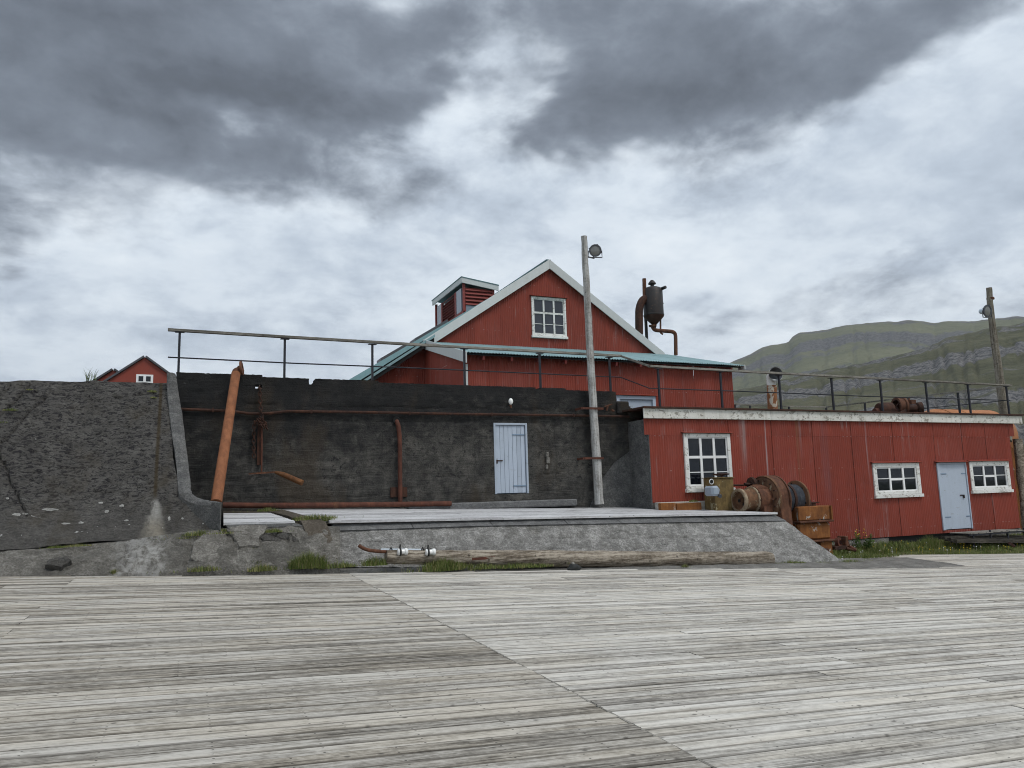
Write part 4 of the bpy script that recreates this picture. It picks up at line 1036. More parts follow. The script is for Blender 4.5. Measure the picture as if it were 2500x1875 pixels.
# side and back walls
for x in (EL+.35, ER-.35): MB().box((x-.05, G_+.1, 3.4), (x+.05, 52, roofz(x)-.1)).build('side_wall', 'red_iron_far', fac)
MB().prism([(EL+.3, 51.9, 3.4), (ER-.3, 51.9, 3.4), (ER-.3, 51.9, roofz(ER-.3)-.1), (ax, 51.9, azp-.1), (EL+.3, 51.9, roofz(EL+.3)-.1)], (0, .1, 0)).build('back_wall', 'red_iron_far', fac)
# roof slopes (front strip level with the verge, main part laid higher)
rf = None
def slope(side, y0, y1, lift, name, mt, xin=None, xout=None, th=.07, par=None):
    xo = (EL if side < 0 else ER) if xout is None else xout; xi = ax if xin is None else xin
    a, b = V((xi, 0, roofz(xi)+lift)), V((xo, 0, roofz(xo)+lift))
    mb = MB().prism([V((a.x, y0, a.z)), V((b.x, y0, b.z)), V((b.x, y0, b.z-th)), V((a.x, y0, a.z-th))], (0, y1-y0, 0))
    return mb.build(name, mt, par or fac)
r1 = slope(-1, G_-.16, 52, .03, 'roof_slope', 'teal_roof', xout=VL.x+.2)
r1b = slope(-1, G_-.55, 52, .0, 'roof_slope', 'teal_roof', xin=VL.x+.22, th=.10)
r2 = slope(1, G_-.16, 52, .03, 'roof_slope', 'teal_roof')
a_, b_ = V((ax-1.2, G_+1.2, roofz(ax-1.2)+.035)), V((EL-.05, G_+1.2, roofz(EL)+.36))
r3 = MB().prism([a_, b_, b_-V((0, 0, .30)), a_-V((0, 0, .02))], (0, 25, 0)).build('roof_slope', 'teal_roof', fac)
r3z = lambda x: lerp(a_.z, b_.z, (x-a_.x)/(b_.x-a_.x))
MB().box((ax-.1, G_-.1, azp+.03), (ax+.1, 52, azp+.08)).build('ridge_cap', 'teal_edge', fac)
# underside of the low eave, its shade put in as near-black
MB().prism([V((VL.x+.2, G_-.5, roofz(VL.x+.2)-.105)), V((EL+.05, G_-.5, roofz(EL+.05)-.105)), V((EL+.05, G_-.5, roofz(EL+.05)-.26)), V((VL.x+.2, G_-.5, roofz(VL.x+.2)-.26))], (0, .5, 0)).build('eave_soffit', 'black_and_shade', fac)
# skylights
for (x0, x1, y0, y1) in ((VL.x+.05, VL.x+1.35, G_+1.4, G_+2.2), (EL+1.7, EL+2.7, G_+1.4, G_+2.0)):
    z0, z1 = r3z(x0)-.02, r3z(x1)-.02
    sk = MB().prism([V((x0, y0, z0)), V((x1, y0, z1)), V((x1, y0, z1+.14)), V((x0, y0, z0+.14))], (0, y1-y0, 0)).build('skylight', 'lamp_dark', r3)
# verge boards
def verge(p_, q_, h, name='verge_board', mt='verge_paint', y=G_-.18):
    a, b = V((p_[0], y, p_[1])), V((q_[0], y, q_[1]))
    MB().prism([a, b, b-V((0, 0, h)), a-V((0, 0, h))], (0, .04, 0)).build(name, mt, fac, bev=.005)
verge((VL.x-.05, roofz(VL.x-.05)+.06), (ax-.002, azp+.06), .37); verge((ax+.002, azp+.06), (VR.x+.1, roofz(VR.x+.1)+.06), .37)
# lean-to in front
EZ = (at(1137, 868, L_).z+at(1800, 893, L_).z)/2-.02
TZ = (VL.z+VR.z)/2-.06
n = 13
for k in range(n):
    a, b = lerp(LTX0-.1, LTX1+.12, k/n), lerp(LTX0-.1, LTX1+.12, (k+1)/n)
    corr(fac, 'roof_sheet', 'teal_roof', (a, L_-.32, EZ), (b+.03, L_-.32, EZ), (b+.03, G_-.02, TZ), (a, G_-.02, TZ), (0, -.3, 1), phase=a, lift=.004*(k % 2)+.02, amp=.016, pitch=.1)
MB().prism([V((LTX0, L_-.28, EZ-.02)), V((LTX0, G_-.05, TZ-.02)), V((LTX0, G_-.05, TZ-.06)), V((LTX0, L_-.28, EZ-.06))], (LTX1-LTX0, 0, 0)).build('roof_boarding', 'black_and_shade', fac)
for k in range(11):
    x = lerp(LTX0+.5, LTX1-.4, k/10); MB().beam((x, L_-.25, EZ-.12), (x, L_+.5, EZ+.06), .07, .13).build('rafter_end', 'red_board', fac)
odr = rect((1505, 965), (1599, 968), (1505, 1040), (1602, 1040), L_)
facade(fac, 'red_iron', (LTX0, at(1790, 950, L_).x), [(3.35, EZ+.02)], L_, [odr])
corr(fac, 'side_sheet', 'red_iron', (LTX0, G_, 3.35), (LTX0, L_, 3.35), (LTX0, L_, EZ-.08), (LTX0, G_, TZ-.08), (-1, 0, 0))
MB().box((at(1790, 950, L_).x-.06, L_+.05, 3.35), (at(1790, 950, L_).x, G_, EZ-.1)).build('side_wall', 'red_iron_far', fac)
a, b = V((LTX0-.12, L_-.34, EZ+.03)), V((LTX0-.12, G_-.2, TZ+.06))
MB().prism([a, b, b-V((0, 0, .34)), a-V((0, 0, .34))], (.04, 0, 0)).build('verge_board', 'verge_paint', fac)
MB().box((LTX0-.05, L_-.04, 3.35), (LTX0+.05, L_+.06, EZ-.3)).build('corner_board', 'verge_paint', fac)
MB().box((LTX1+.1, L_-.34, EZ-.10), (LTX1+.14, L_+.0, EZ+.05)).build('verge_board', 'verge_paint', fac)
# doorway in the lean-to wall
X0, X1, Z0, Z1 = odr
od = MB().box((X0, L_-.05, Z0), (X0+.12, L_+.1, Z1)).box((X1-.12, L_-.05, Z0), (X1, L_+.1, Z1)).box((X0+.12, L_-.047, Z1-.12), (X1-.12, L_+.1, Z1)).build('doorway', 'blue_door', fac, bev=.006)
MB().box((X0+.12, L_+.02, Z1-.52), (X1-.12, L_+.06, Z1-.12)).build('door_panel', 'blue_door', od, bev=.005)
MB().box((X0+.12, L_+.11, Z0), (X1-.12, L_+.15, Z1-.5)).build('dark_interior', 'black_and_shade', od)
corr(od, 'flashing', 'red_iron', (X0-.06, L_-.12, Z1+.01), (X1+.08, L_-.12, Z1+.01), (X1+.08, L_, Z1+.06), (X0-.06, L_, Z1+.06), (0, -.5, 1), amp=.006)

# roof lantern with louvres on the left slope
YC = 29.0
ca = at(1130, 680, YC); XC = ca.x; YD = XC/rx(1062, 760); XD = at(1207, 710, YC).x
ztl, ztf = at(1130, 680, YC).z, at(1062, 733, YD).z
zb = lambda x: r3z(x)
zt0 = (ztl+ztf)/2; zt1 = at(1212, 696, YC).z+.0
lant = MB().box((XC+.06, YC+.06, zb(XC)-.6), (XD-.05, YD-.06, min(zt0, zt1)-.3)).build('roof_lantern', 'red_board', fac)
def lz(x): return lerp(zt0, zt1, (x-XC)/(XD-XC))
# corner posts and louvre slats
for (x, y) in ((XC, YC), (XC, YD-.1), (XD-.1, YC)): MB().box((x, y, zb(x)-.4), (x+.1, y+.1, lz(x)-.2)).build('corner_post', 'red_board', lant)
zlo, zhi = zb(XC)+.28, zt0-.38
ny = YD-YC
def side_panel(y0, y1, kind):
    if kind == 'pane': MB().box((XC-.01, y0, zlo-.1), (XC+.05, y1, zhi)).build('pane', 'glass_pale', lant); return
    m = 9
    for k in range(m):
        z = lerp(zlo-.15, zhi-.08, k/(m-1)); MB().prism([V((XC-.05, y0, z)), V((XC+.04, y0, z+.09)), V((XC+.055, y0, z+.075)), V((XC-.035, y0, z-.015))], (0, y1-y0, 0)).build('slat', 'red_board', lant)
side_panel(YC+.22, YC+.85, 'pane'); side_panel(YC+1.1, YC+2.75, 'slats'); side_panel(YC+2.95, YC+3.55, 'pane')
MB().box((XC-.02, YC+.86, zlo-.3), (XC+.06, YC+1.08, zhi)).build('mullion', 'red_board', lant); MB().box((XC-.02, YC+2.76, zlo-.3), (XC+.06, YC+2.94, zhi)).build('mullion', 'red_board', lant)
MB().box((XC-.03, YC, zlo-.45), (XC+.06, YD, zlo-.12)).build('base_board', 'red_board', lant)
for k in range(5):
    z = lerp(lz(XD)-.95, lz(XD)-.34, k/4)
    MB().prism([V((XC+.1, YC-.05, z)), V((XC+.1, YC+.05, z+.13)), V((XC+.1, YC+.065, z+.11)), V((XC+.1, YC-.035, z-.015))], (XD-XC-.2, 0, 0)).build('slat', 'red_board', lant)
MB().box((XC+.12, YC+.0, zb(XC)-.2), (XD-.12, YC+.05, lz(XD)-.98)).build('pane', 'glass_pale', lant)
q = [V((XC-.1, YC-.12, zt0)), V((XD+.15, YC-.12, zt1-.05)), V((XD+.15, YC-.12, zt1-.27)), V((XC-.1, YC-.12, zt0-.22))]
MB().prism(q, (0, .05, 0)).build('fascia_board', 'verge_paint', lant)
MB().box((XC-.1, YC-.069, zt0-.22), (XC-.05, YD+.1, zt0)).build('fascia_board', 'verge_paint', lant)
MB().prism([V((XC-.12, YC-.14, zt0+.005)), V((XD+.17, YC-.14, zt1-.045)), V((XD+.17, YC-.14, zt1-.015)), V((XC-.12, YC-.14, zt0+.035))], (0, YD-YC+.3, 0)).build('lantern_roof', 'teal_edge', lant)

# ------------------------------------------------------------------ far red gabled houses at the left
DY = 46
def far_house(apx, apy, lx, ly, rx_, ry_, Y, label, win=None):
    A, Lp, Rp = at(apx, apy, Y), at(lx, ly, Y), at(rx_, ry_, Y)
    h = thing('red_house', (A.x, Y, 3), label, 'house')
    s1 = (A.z-Lp.z)/(A.x-Lp.x); s2 = (A.z-Rp.z)/(Rp.x-A.x); dp = 4.3
    l = V((A.x-dp, Y, A.z-s1*dp)); r = V((A.x+dp, Y, A.z-s2*dp))
    MB().prism([l, A, r, V((r.x, Y, 2)), V((l.x, Y, 2))], (0, 12, 0)).build('wall', 'red_iron_far', h)
    rf_ = MB()
    for e_ in (l, r):
        d_ = (e_-A).normalized(); nn = V((-d_.z, 0, d_.x)); nn = nn if nn.z > 0 else -nn
        rf_.prism([A+nn*.02-V((0, .15, 0)), e_+d_*.2+nn*.02-V((0, .15, 0)), e_+d_*.2+nn*.12-V((0, .15, 0)), A+nn*.12-V((0, .15, 0))], (0, 12.3, 0))
    rf_.build('roof', 'lamp_dark', h)
    if win:
        a = at(win[0], win[1], Y); b = at(win[2], win[3], Y)
        w = MB().box((a.x, Y-.06, b.z), (b.x, Y-.002, a.z)).build('window', 'white_clean', h)
        m = (a.x+b.x)/2
        for x0, x1 in ((a.x+.12, m-.07), (m+.07, b.x-.12)): MB().box((x0, Y-.075, b.z+.12), (x1, Y-.061, a.z-.1)).build('pane', 'glass_dark', w)
    return h
far_house(354, 873, 290, 913, 408, 912, DY, 'far red house with a white double window above the ramp crest', (333, 914, 373.5, 937))
far_house(277, 904, 235, 930, 320, 933, DY+1.5, 'smaller far red gable behind the ramp crest, no window')

# ------------------------------------------------------------------ railings
def post(parent, x, y, ztop, zbot_, s=.05):
    MB().box((x-s/2, y-s/2, zbot_), (x+s/2, y+s/2, ztop)).build('post', 'steel_black', parent)
rail = thing('front_railing', (5, 18.1, 4.2), 'railing of weathered wood top rail on black posts along the wall and shed edge', 'railing')
RYl, RYr = 18.12, 17.35
toppx = [(410, 805, RYl), (720, 824, RYl), (1000, 840.5, RYl), (1515, 869, RYl), (1586, 894, RYr), (1800, 906, RYr), (2130, 923, RYr), (2466, 941, RYr)]
tp = [at(*q) for q in toppx]
for i, (a, b) in enumerate(zip(tp, tp[1:])): MB().beam(a-(b-a).normalized()*(.01 if i else 0), b, .11, .055).build('top_rail', 'rail_wood', rail)
midpx = [(410, 872, RYl), (720, 887, RYl), (1000, 898, RYl), (1515, 921, RYl), (1586, 948, RYr), (1800, 955, RYr), (2130, 968, RYr), (2466, 977.5, RYr)]
mp = [at(*q) for q in midpx]
MB().tube(mp, .016, 6).build('mid_rail', 'steel_black', rail)
for (xt, yt, Y, zb_) in ((439, 808, RYl, 4.25), (695.5, 825, RYl, 4.2), (909, 838, RYl, 4.2), (1133, 849, RYl, 4.18), (1317, 861, RYl, 4.17), (1487, 870, RYl, 4.1), (1606, 898, RYr, 3.5), (1758, 906, RYr, 3.5), (1901, 914, RYr, 3.5), (2029, 921, RYr, 3.5), (2148, 927, RYr, 3.5), (2259, 932, RYr, 3.5), (2362, 937, RYr, 3.5), (2456, 942, RYr, 3.5)):
    q = at(xt, yt, Y); post(rail, q.x, q.y, q.z-.02, zb_)
    MB().box((q.x-.1, q.y-.05, q.z-.035), (q.x+.1, q.y+.05, q.z-.022)).build('rail_plate', 'steel_black', rail)
back = thing('back_railing', (22, 24, 3.5), 'thin black railing along the far side of the flat shed roof', 'railing')
cpt = at(2456, 942, RYr)
def bz(x, y, z):   # pixel at a given height
    d = ray(x, y); return EYE+d*((z-EYE.z)/d.z)
zr_, zm_, zf_ = 4.78, 4.25, 3.45
bk = [cpt+V((.1, 0, 0))]+[bz(*q, zr_) for q in ((2338, 957), (2218, 970), (2111, 983), (2017, 994))]
BYd = bk[-1].y
bk += [at(1926, 992, BYd), at(1831, 989, BYd), at(1794, 986, BYd), at(1700, 984, BYd)]
for i, (a, b) in enumerate(zip(bk, bk[1:])): MB().beam(a, b, .07, .05).build('top_rail', 'rail_wood', back)
MB().tube([q-V((0, 0, .5)) for q in bk], .014, 6).build('mid_rail', 'steel_black', back)
for q in bk[1:]: post(back, q.x, q.y, q.z-.02, 3.4, .06)
# ------------------------------------------------------------------ poles with floodlights
def floodlight(parent, c, aim, r, body='lamp_grey'):
    c = V(c); a = V(aim).normalized()
    fl = MB().lathe([(0, -1.25*r), (.42*r, -1.25*r), (.5*r, -1.1*r), (.5*r, -.75*r), (.62*r, -.55*r), (.95*r, 0), (1.0*r, .12*r)], c, a, 20).build('floodlight', body, parent)
    MB().lathe([(1.0*r, .02*r), (1.12*r, .02*r), (1.12*r, .24*r), (.88*r, .24*r), (.88*r, .1*r)], c, a, 20).build('rim', 'lamp_dark', fl)
    MB().lathe([(.9*r, .14*r), (.5*r, .2*r), (0, .22*r)], c, a, 20).build('lens', 'glass_lens', fl)
    for k in range(4):
        t0 = k*math.pi/2+.5; o1 = a.orthogonal().normalized(); o2 = a.cross(o1); q = c+(o1*math.cos(t0)+o2*math.sin(t0))*r*1.13
        MB().beam(q, q+a*.28*r, .2*r, .12*r).build('clip', 'lamp_dark', fl)
    s_ = a.cross(V((0, 0, 1))).normalized()
    MB().tube([c+s_*1.18*r, c+s_*1.2*r-V((0, 0, 1.25*r)), c-s_*1.2*r-V((0, 0, 1.25*r)), c-s_*1.18*r], .1*r, 6).build('yoke', 'lamp_dark', fl)
    return fl
def pole(label, path, rads, mt, name='utility_pole'):
    b = V(path[-1])
    p_ = thing(name, b, label, 'pole')
    pts = smooth_pts(path, 5); m = len(pts); rr = [lerp(rads[0], rads[1], i/(m-1)) for i in range(m)]
    MB().tube([q+V((.012*mn.noise(V((i*.5, 1, 0))), 0, 0)) for i, q in enumerate(pts)], rr, 14, jit=.10).build('shaft', mt, p_)
    return p_
PYW = 17.78
pp = [at(1425.5, 577, PYW), at(1432, 700, PYW), at(1440, 850, PYW), at(1449, 1000, PYW), at(1455, 1100, PYW), at(1463, 1231, PYW)]
p1 = pole('tall grey timber pole with floodlight strapped against the dark wall', pp, (.083, .125), 'pole_wood')
for (x0, x1, y) in ((1422, 1472, 996.5), (1427, 1472, 1119)):
    a, b = at(x0, y, PYW-.14), at(x1, y+.5, PYW-.14)
    MB().box((a.x, a.y-.012, a.z-.028), (b.x, a.y+.012, a.z+.028)).build('strap', 'rust_red', p1)
    for e_ in (a, b): MB().box((e_.x-.03, a.y+.012, a.z-.028), (e_.x+.03, WY+.02, a.z+.028)).build('strap_end', 'rust_red', p1)
cl = at(1453, 612, PYW-.12)
floodlight(p1, cl, (-.35, -1, -.12), .155)
MB().beam(cl+V((-.28, .1, -.16)), cl+V((0, .06, -.2)), .03, .03).build('bracket', 'lamp_dark', p1)
PYR = 18.6
pr_ = [at(2414.5, 703, PYR), at(2420, 770, PYR), at(2430, 850, PYR), at(2440, 920, PYR), at(2452, 1020, PYR), at(2458, 1075, PYR)]
pr_.append(V((pr_[-1].x+.1, PYR, 3.2)))
p2 = pole('brown leaning pole with small floodlight behind the right end of the railing', pr_, (.10, .17), 'pole_wood_brown')
q = at(2418, 729, PYR); MB().tube([q-V((0, 0, .04)), q+V((0, 0, .04))], .135, 12).build('strap', 'rust_red', p2)
floodlight(p2, at(2409, 759, PYR-.6), (.0, -1, -.15), .2, 'white_pvc')

# ------------------------------------------------------------------ pipes and iron on the wall
lp = thing('leaning_pipe', at(528, 1224, 15.6), 'long orange pipe leaning from the curb end up over the wall top', 'pipe')
A0, A1 = at(528, 1226, 16.0), at(576, 912, 17.75)
MB().tube([A0, A0.lerp(A1, .33), A0.lerp(A1, .66), A1], [.108, .105, .10, .098], 18).build('pipe_body', 'pipe_orange', lp)
dv = (A1-A0).normalized()
el_ = smooth_pts([A1-dv*.03, A1+dv*.05, A1+dv*.09+V((.05, .03, 0)), at(589, 899.5, 17.8)], 4)
MB().tube(el_, .088, 14).build('elbow', 'rust_brown', lp)
fx = at(590, 899, 17.8); MB().lathe([(0, -.02), (.16, -.02), (.16, .02), (.07, .025), (.06, 0)], fx, (1, -.25, .15), 20).build('flange', 'rust_brown', lp)
def wp(pts, r, name, mt, label, cat, Y, n=8, parts=None):
    P = [at(x, y, Y) for x, y in pts]; o = thing(name, P[-1], label, cat)
    MB().tube(P, r, n).build('pipe_run', mt, o); return o
tpipe = wp([(440, 999), (560, 1003), (610, 1010), (660, 1009), (700, 1004), (860, 1006), (1100, 1010.5), (1300, 1013), (1440, 1015), (1540, 1017), (1556, 1021), (1564, 1032), (1567, 1060), (1568, 1120), (1569, 1190), (1571, 1215), (1578, 1228), (1592, 1233), (1612, 1234)], .033, 'wall_pipe', 'rust_red', 'thin rusty pipe along the wall that bends down at its right end', 'pipe', WY-.06)
tpipe.children[0].data.materials[0] = MATS['rust_dark']
for x, y in ((520, 1001), (760, 1005), (1000, 1009), (1200, 1012), (1400, 1014.5)):
    q = at(x, y, WY-.06); MB().box((q.x-.02, q.y-.045, q.z-.045), (q.x+.02, WY+.03, q.z+.045)).build('clamp', 'rust_dark', tpipe)
bp = wp([(544, 1233), (640, 1234), (800, 1233), (950, 1231.5), (1101, 1229.5)], .062, 'base_pipe', 'rust_red', 'thick rusty pipe lying along the foot of the wall', 'pipe', 17.7, 12)
q = at(820, 1233, 17.7); MB().tube([q-V((.06, 0, 0)), q+V((.06, 0, 0))], .075, 12).build('coupling', 'rust_brown', bp)
vpY = WY-.10
vp = thing('vertical_pipe', at(977, 1226, vpY), 'upright rusty pipe bent out of a hole in the middle of the wall', 'pipe')
MB().tube(smooth_pts([at(968, 1028, WY+.1), at(969, 1030, vpY+.03), at(973, 1043, vpY), at(976, 1075, vpY), at(976.5, 1130, vpY), at(977, 1226, vpY)], 4), .055, 12).build('pipe_run', 'rust_red', vp)
q0, q1 = at(953, 1190, WY-.03), at(994, 1213, WY-.03); MB().box((q0.x, WY-.045, q1.z), (q1.x, WY-.01, q0.z)).build('back_plate', 'rust_dark', vp)
q = at(967.5, 1027, WY-.03); MB().lathe([(0, 0), (.10, 0), (.085, .03), (0, .03)], q, (0, -1, 0), 14).build('hole_collar', 'black_and_shade', vp)
# hanging chain
def chain(o, pts, link=.11, r=.014, mt='rust_dark', w=.035):
    P = [V(q) for q in pts]; seg = []; tot_ = 0
    dl = [(b-a).length for a, b in zip(P, P[1:])]; T = sum(dl); n = max(2, int(T/(link*.72)))
    def along(s):
        for a, b, l in zip(P, P[1:], dl):
            if s <= l: return a.lerp(b, s/l), (b-a).normalized()
            s -= l
        return P[-1], (P[-1]-P[-2]).normalized()
    for k in range(n):
        c_, d_ = along(T*(k+.5)/n); s_ = d_.cross(V((0, 1, 0)) if k % 2 else V((.3, .2, .1)))
        s_ = V((1, 0, 0)) if k % 2 else V((0, -1, 0)); s_ = (s_-d_*s_.dot(d_)).normalized()
        ring = [c_+d_*(link/2*math.cos(a))+s_*(w*math.sin(a)) for a in [i*math.pi/5 for i in range(11)]]
        MB().tube(ring, r, 5, caps=False).build('link', mt, o)
ch_ = thing('hanging_chain', at(637, 1010, WY-.1), 'rusty chain knotted around an iron bar, hanging from a hole in the wall', 'chain')
CYc = WY-.11
chain(ch_, [at(633, 944, WY+.05), at(634.5, 950, CYc), at(636, 990, CYc), at(638.5, 1019, CYc)])
chain(ch_, [at(638, 1021, CYc-.05), at(630, 1031, CYc-.05), at(621, 1032, CYc-.05), at(619.5, 1060, CYc), at(619, 1092, CYc), at(620, 1117, CYc)])
for k, (a, b) in enumerate((((631, 1021), (652, 1040)), ((639, 1024), (654, 1050)), ((633, 1031), (650, 1034)), ((641, 1020), (646, 1046)), ((628, 1024), (641, 1044)))):
    chain(ch_, [at(*a, CYc-.06-.015*k), at(*b, CYc-.06-.015*k)], .10)
hb = thing('iron_hook', at(639, 1155, WY-.1), 'rusty iron bar with crossbar and short pipe arm hanging below the chain', 'iron hook')
MB().tube([at(639.5, 1030, WY-.13), at(638.5, 1153, WY-.12)], .018, 8).build('rod', 'rust_red', hb)
a, b = at(629, 1035, WY-.05), at(637, 1135, WY-.05); MB().box((a.x, WY-.07, b.z), (b.x, WY-.02, a.z)).build('back_plate', 'rust_dark', hb)
MB().beam(at(607, 1157, WY-.2), at(672, 1152.5, WY-.2), .05, .035).build('crossbar', 'rust_brown', hb)
MB().tube([at(672, 1153, WY-.2), at(690, 1158, WY-.3), at(738, 1179, WY-.55)], [.03, .06, .065], 10).build('pipe_arm', 'rust_arm', hb)

# small iron remnants beside the pole
ir = MB(); 
for a, b, r_ in (((1476, 993), (1494, 987), .022), ((1484, 990), (1481, 1003), .03), ((1492, 1000), (1499, 1004), .03)): ir.tube([at(*a, WY-.06), at(*b, WY-.06)], r_, 6)
tag(ir.build('iron_cleat', 'rust_brown', loc=at(1490, 1003, WY-.05)), 'small rusty iron cleat on the wall right of the tall pole', 'cleat')

# ------------------------------------------------------------------ log with insulators
LY = 14.42
log = thing('timber_log', at(1410, 1382, LY), 'long weathered timber log lying along the foot of the platform slope', 'log')
lc = [at(942, 1358.5, LY), at(1100, 1362, LY), at(1300, 1364, LY), at(1500, 1365.5, LY), at(1700, 1366, LY), at(1880, 1365.5, LY)]
MB().tube(smooth_pts(lc, 10), [lerp(.125, .175, min(1, i/25)) for i in range(51)], 20, jit=.14).build('trunk', 'log_wood', log)
for (x, y) in ((983, 1347), (1051, 1348)):
    c_ = at(x, y, LY-.14); prof = [(0, -.095), (.055, -.095), (.066, -.08), (.066, -.045), (.05, -.03), (.05, .03), (.066, .045), (.066, .08), (.055, .095), (0, .095)]
    ins = MB().lathe(prof, c_, (1, 0, 0), 18).build('insulator', 'ceramic', log)
    MB().lathe([(.069, -.018), (.076, -.018), (.076, .014), (.069, .014)], c_-V((.05, 0, 0)), (1, 0, 0), 16).build('band', 'rubber', ins)
    MB().beam(c_+V((-.055, 0, .05)), c_+V((-.05, -.02, .14)), .02, .02).build('bolt', 'rubber', ins)
MB().tube(smooth_pts([at(876, 1331, LY-.02), at(884, 1337, LY-.02), at(900, 1343, LY-.02), at(925, 1346, LY), at(950, 1347, LY)], 4), .033, 10).build('bent_pipe', 'rust_brown', log)
MB().tube([at(930, 1341.5, LY), at(1030, 1342, LY)], .018, 8).build('pvc_pipe', 'white_pvc', log)
for x in (954, 1031): 
    q = at(x, 1341, LY); MB().tube([q+V((-.03, -.01, -.03)), q+V((0, -.02, .04)), q+V((.03, -.01, -.03))], .014, 6).build('pipe_clip', 'rubber', log)
q = at(1180, 1363, LY-.137); MB().cbox(q, (.48, .02, .05)).build('rust_insert', 'rust_red', log)
# dark stone on the deck
sp = dk(1402, 1392); sp.z += 0
bm = bmesh.new(); bmesh.ops.create_icosphere(bm, subdivisions=3, radius=1)
mb = MB().add([sp+V((v.co.x*.145*(1.15 if v.co.z < 0 else .85), v.co.y*.10, max(-.02, v.co.z*.075+.05)+.03*max(0, .6-abs(v.co.x+.25))*(v.co.z > .3)))*1+V((0, 0, .012*mn.noise(v.co*3))) for v in bm.verts], [tuple(v.index for v in f.verts) for f in bm.faces], True); bm.free()
stn = thing('dark_stone', sp, 'small dark stone with a pale top lying on the deck edge', 'stone')
mb.build('stone_body', 'stone_dark', stn)
bm = bmesh.new(); bmesh.ops.create_icosphere(bm, subdivisions=2, radius=.032)
MB().add([sp+V((-.035, -.03, .135))+V((v.co.x*1.3, v.co.y, v.co.z))*(1+.3*mn.noise(v.co*30)) for v in bm.verts], [tuple(v.index for v in f.verts) for f in bm.faces], True).build('pale_crust', 'concrete_slab', stn); bm.free()

# ------------------------------------------------------------------ winch
WYc = 16.0
def wz(x, y, Y=WYc): return at(*z8(x, y), Y)
cap = wz(985, 378); axz = cap.z
win_ = thing('rusty_winch', (14.4, WYc, -.3), 'big rusty winch with capstan, round gear cover and grey cable drum', 'winch')
xc0 = wz(985, 378).x
X_ = V((1, 0, 0)); O = V((0, WYc, axz))
def disc(name, mt, prof, par=win_, a0=0, a1=2*math.pi, n=36): return MB().lathe([(r, x) for x, r in prof], O, X_, n).build(name, mt, par)
r0_ = .295
capn = disc('capstan', 'rust_wheel', [(xc0, r0_*.72), (xc0-.02, r0_*.98), (xc0, r0_*1.02), (xc0+.10, r0_*1.0), (xc0+.18, r0_*.94), (xc0+.30, r0_*.96), (xc0+.38, r0_*1.12), (xc0+.42, r0_*1.15), (xc0+.44, r0_*1.15)])
MB().lathe([(r0_*.74, xc0+.02), (r0_*.70, xc0+.10), (r0_*.3, xc0+.12), (0, xc0+.12)], O, X_, 28).build('capstan_face', 'rust_wheel', capn)
for a in (2.2, 4.3, 6.2):
    q = O+V((xc0+.115, math.cos(a)*r0_*.42, math.sin(a)*r0_*.42)); MB().lathe([(0, 0), (.045, 0), (.045, -.01), (0, -.012)], q, X_, 10).build('bolt_hole', 'black_and_shade', capn)
# bearing housing (drum shaped) behind the capstan
disc('bearing_housing', 'rust_brown', [(xc0+.44, .05), (xc0+.44, .36), (xc0+.48, .385), (xc0+.80, .385), (xc0+.83, .36), (xc0+.83, .05)])
def archbody(x0, x1, r_, foot, name, mt, cz=axz, cy=WYc, spread=1.25):
    P = []
    for k in range(25):
        a = math.pi*k/24; P.append(V((x0, cy-r_*math.cos(a), cz+r_*math.sin(a))))
    P += [V((x0, cy+r_*spread, foot)), V((x0, cy-r_*spread, foot))]
    return MB().prism(P, (x1-x0, 0, 0)).build(name, mt, win_, bev=.012)
archbody(xc0+.50, xc0+.80, .345, -.35, 'pedestal', 'rust_brown')
gx = xc0+.84
archbody(gx, gx+.34, .60, -.35, 'gear_cover', 'rust_brown', axz+.03, WYc+.02, 1.12)
disc('gear_face', 'gear_paint', [(gx-.03, .08), (gx-.035, .30), (gx-.03, .54), (gx-.012, .58), (gx, .58)])
disc('cover_rim', 'rust_wheel', [(gx+.0, .585), (gx-.02, .61), (gx+.03, .63), (gx+.05, .61)])
# cable drum with wound wire rope
dx0, dx1 = gx+.40, gx+1.06
prof = []; nt_ = 26
for k in range(nt_*4+1):
    x = lerp(dx0, dx1, k/(nt_*4)); prof.append((x, .365+.012*math.sin(2*math.pi*k/4)+(.02 if .45 < k/(nt_*4) < .58 else 0)))
disc('cable_drum', 'cable_steel', prof)
disc('cable_wrap', 'rust_dark', [(lerp(dx0, dx1, .44), .30), (lerp(dx0, dx1, .44), .402), (lerp(dx0, dx1, .50), .406), (lerp(dx0, dx1, .55), .402), (lerp(dx0, dx1, .55), .30)])
disc('drum_flange', 'rust_dark', [(dx0-.05, .05), (dx0-.05, .40), (dx0, .40), (dx0, .05)])
fl_ = disc('drum_flange', 'rust_wheel', [(dx1, .05), (dx1, .46), (dx1+.015, .48), (dx1+.06, .48), (dx1+.07, .46), (dx1+.07, .05)])
disc('drum_shaft', 'rust_dark', [(xc0+.1, .07), (dx1+.35, .07), (dx1+.35, 0)])
MB().box((dx1+.08, WYc-.3, -.35), (dx1+.28, WYc+.3, axz-.05)).build('end_bearing', 'rust_dark', win_, bev=.02)
MB().box((xc0-.3, WYc-.55, -.45), (dx1+.5, WYc+.55, -.2)).build('base_frame', 'rust_dark', win_, bev=.02)
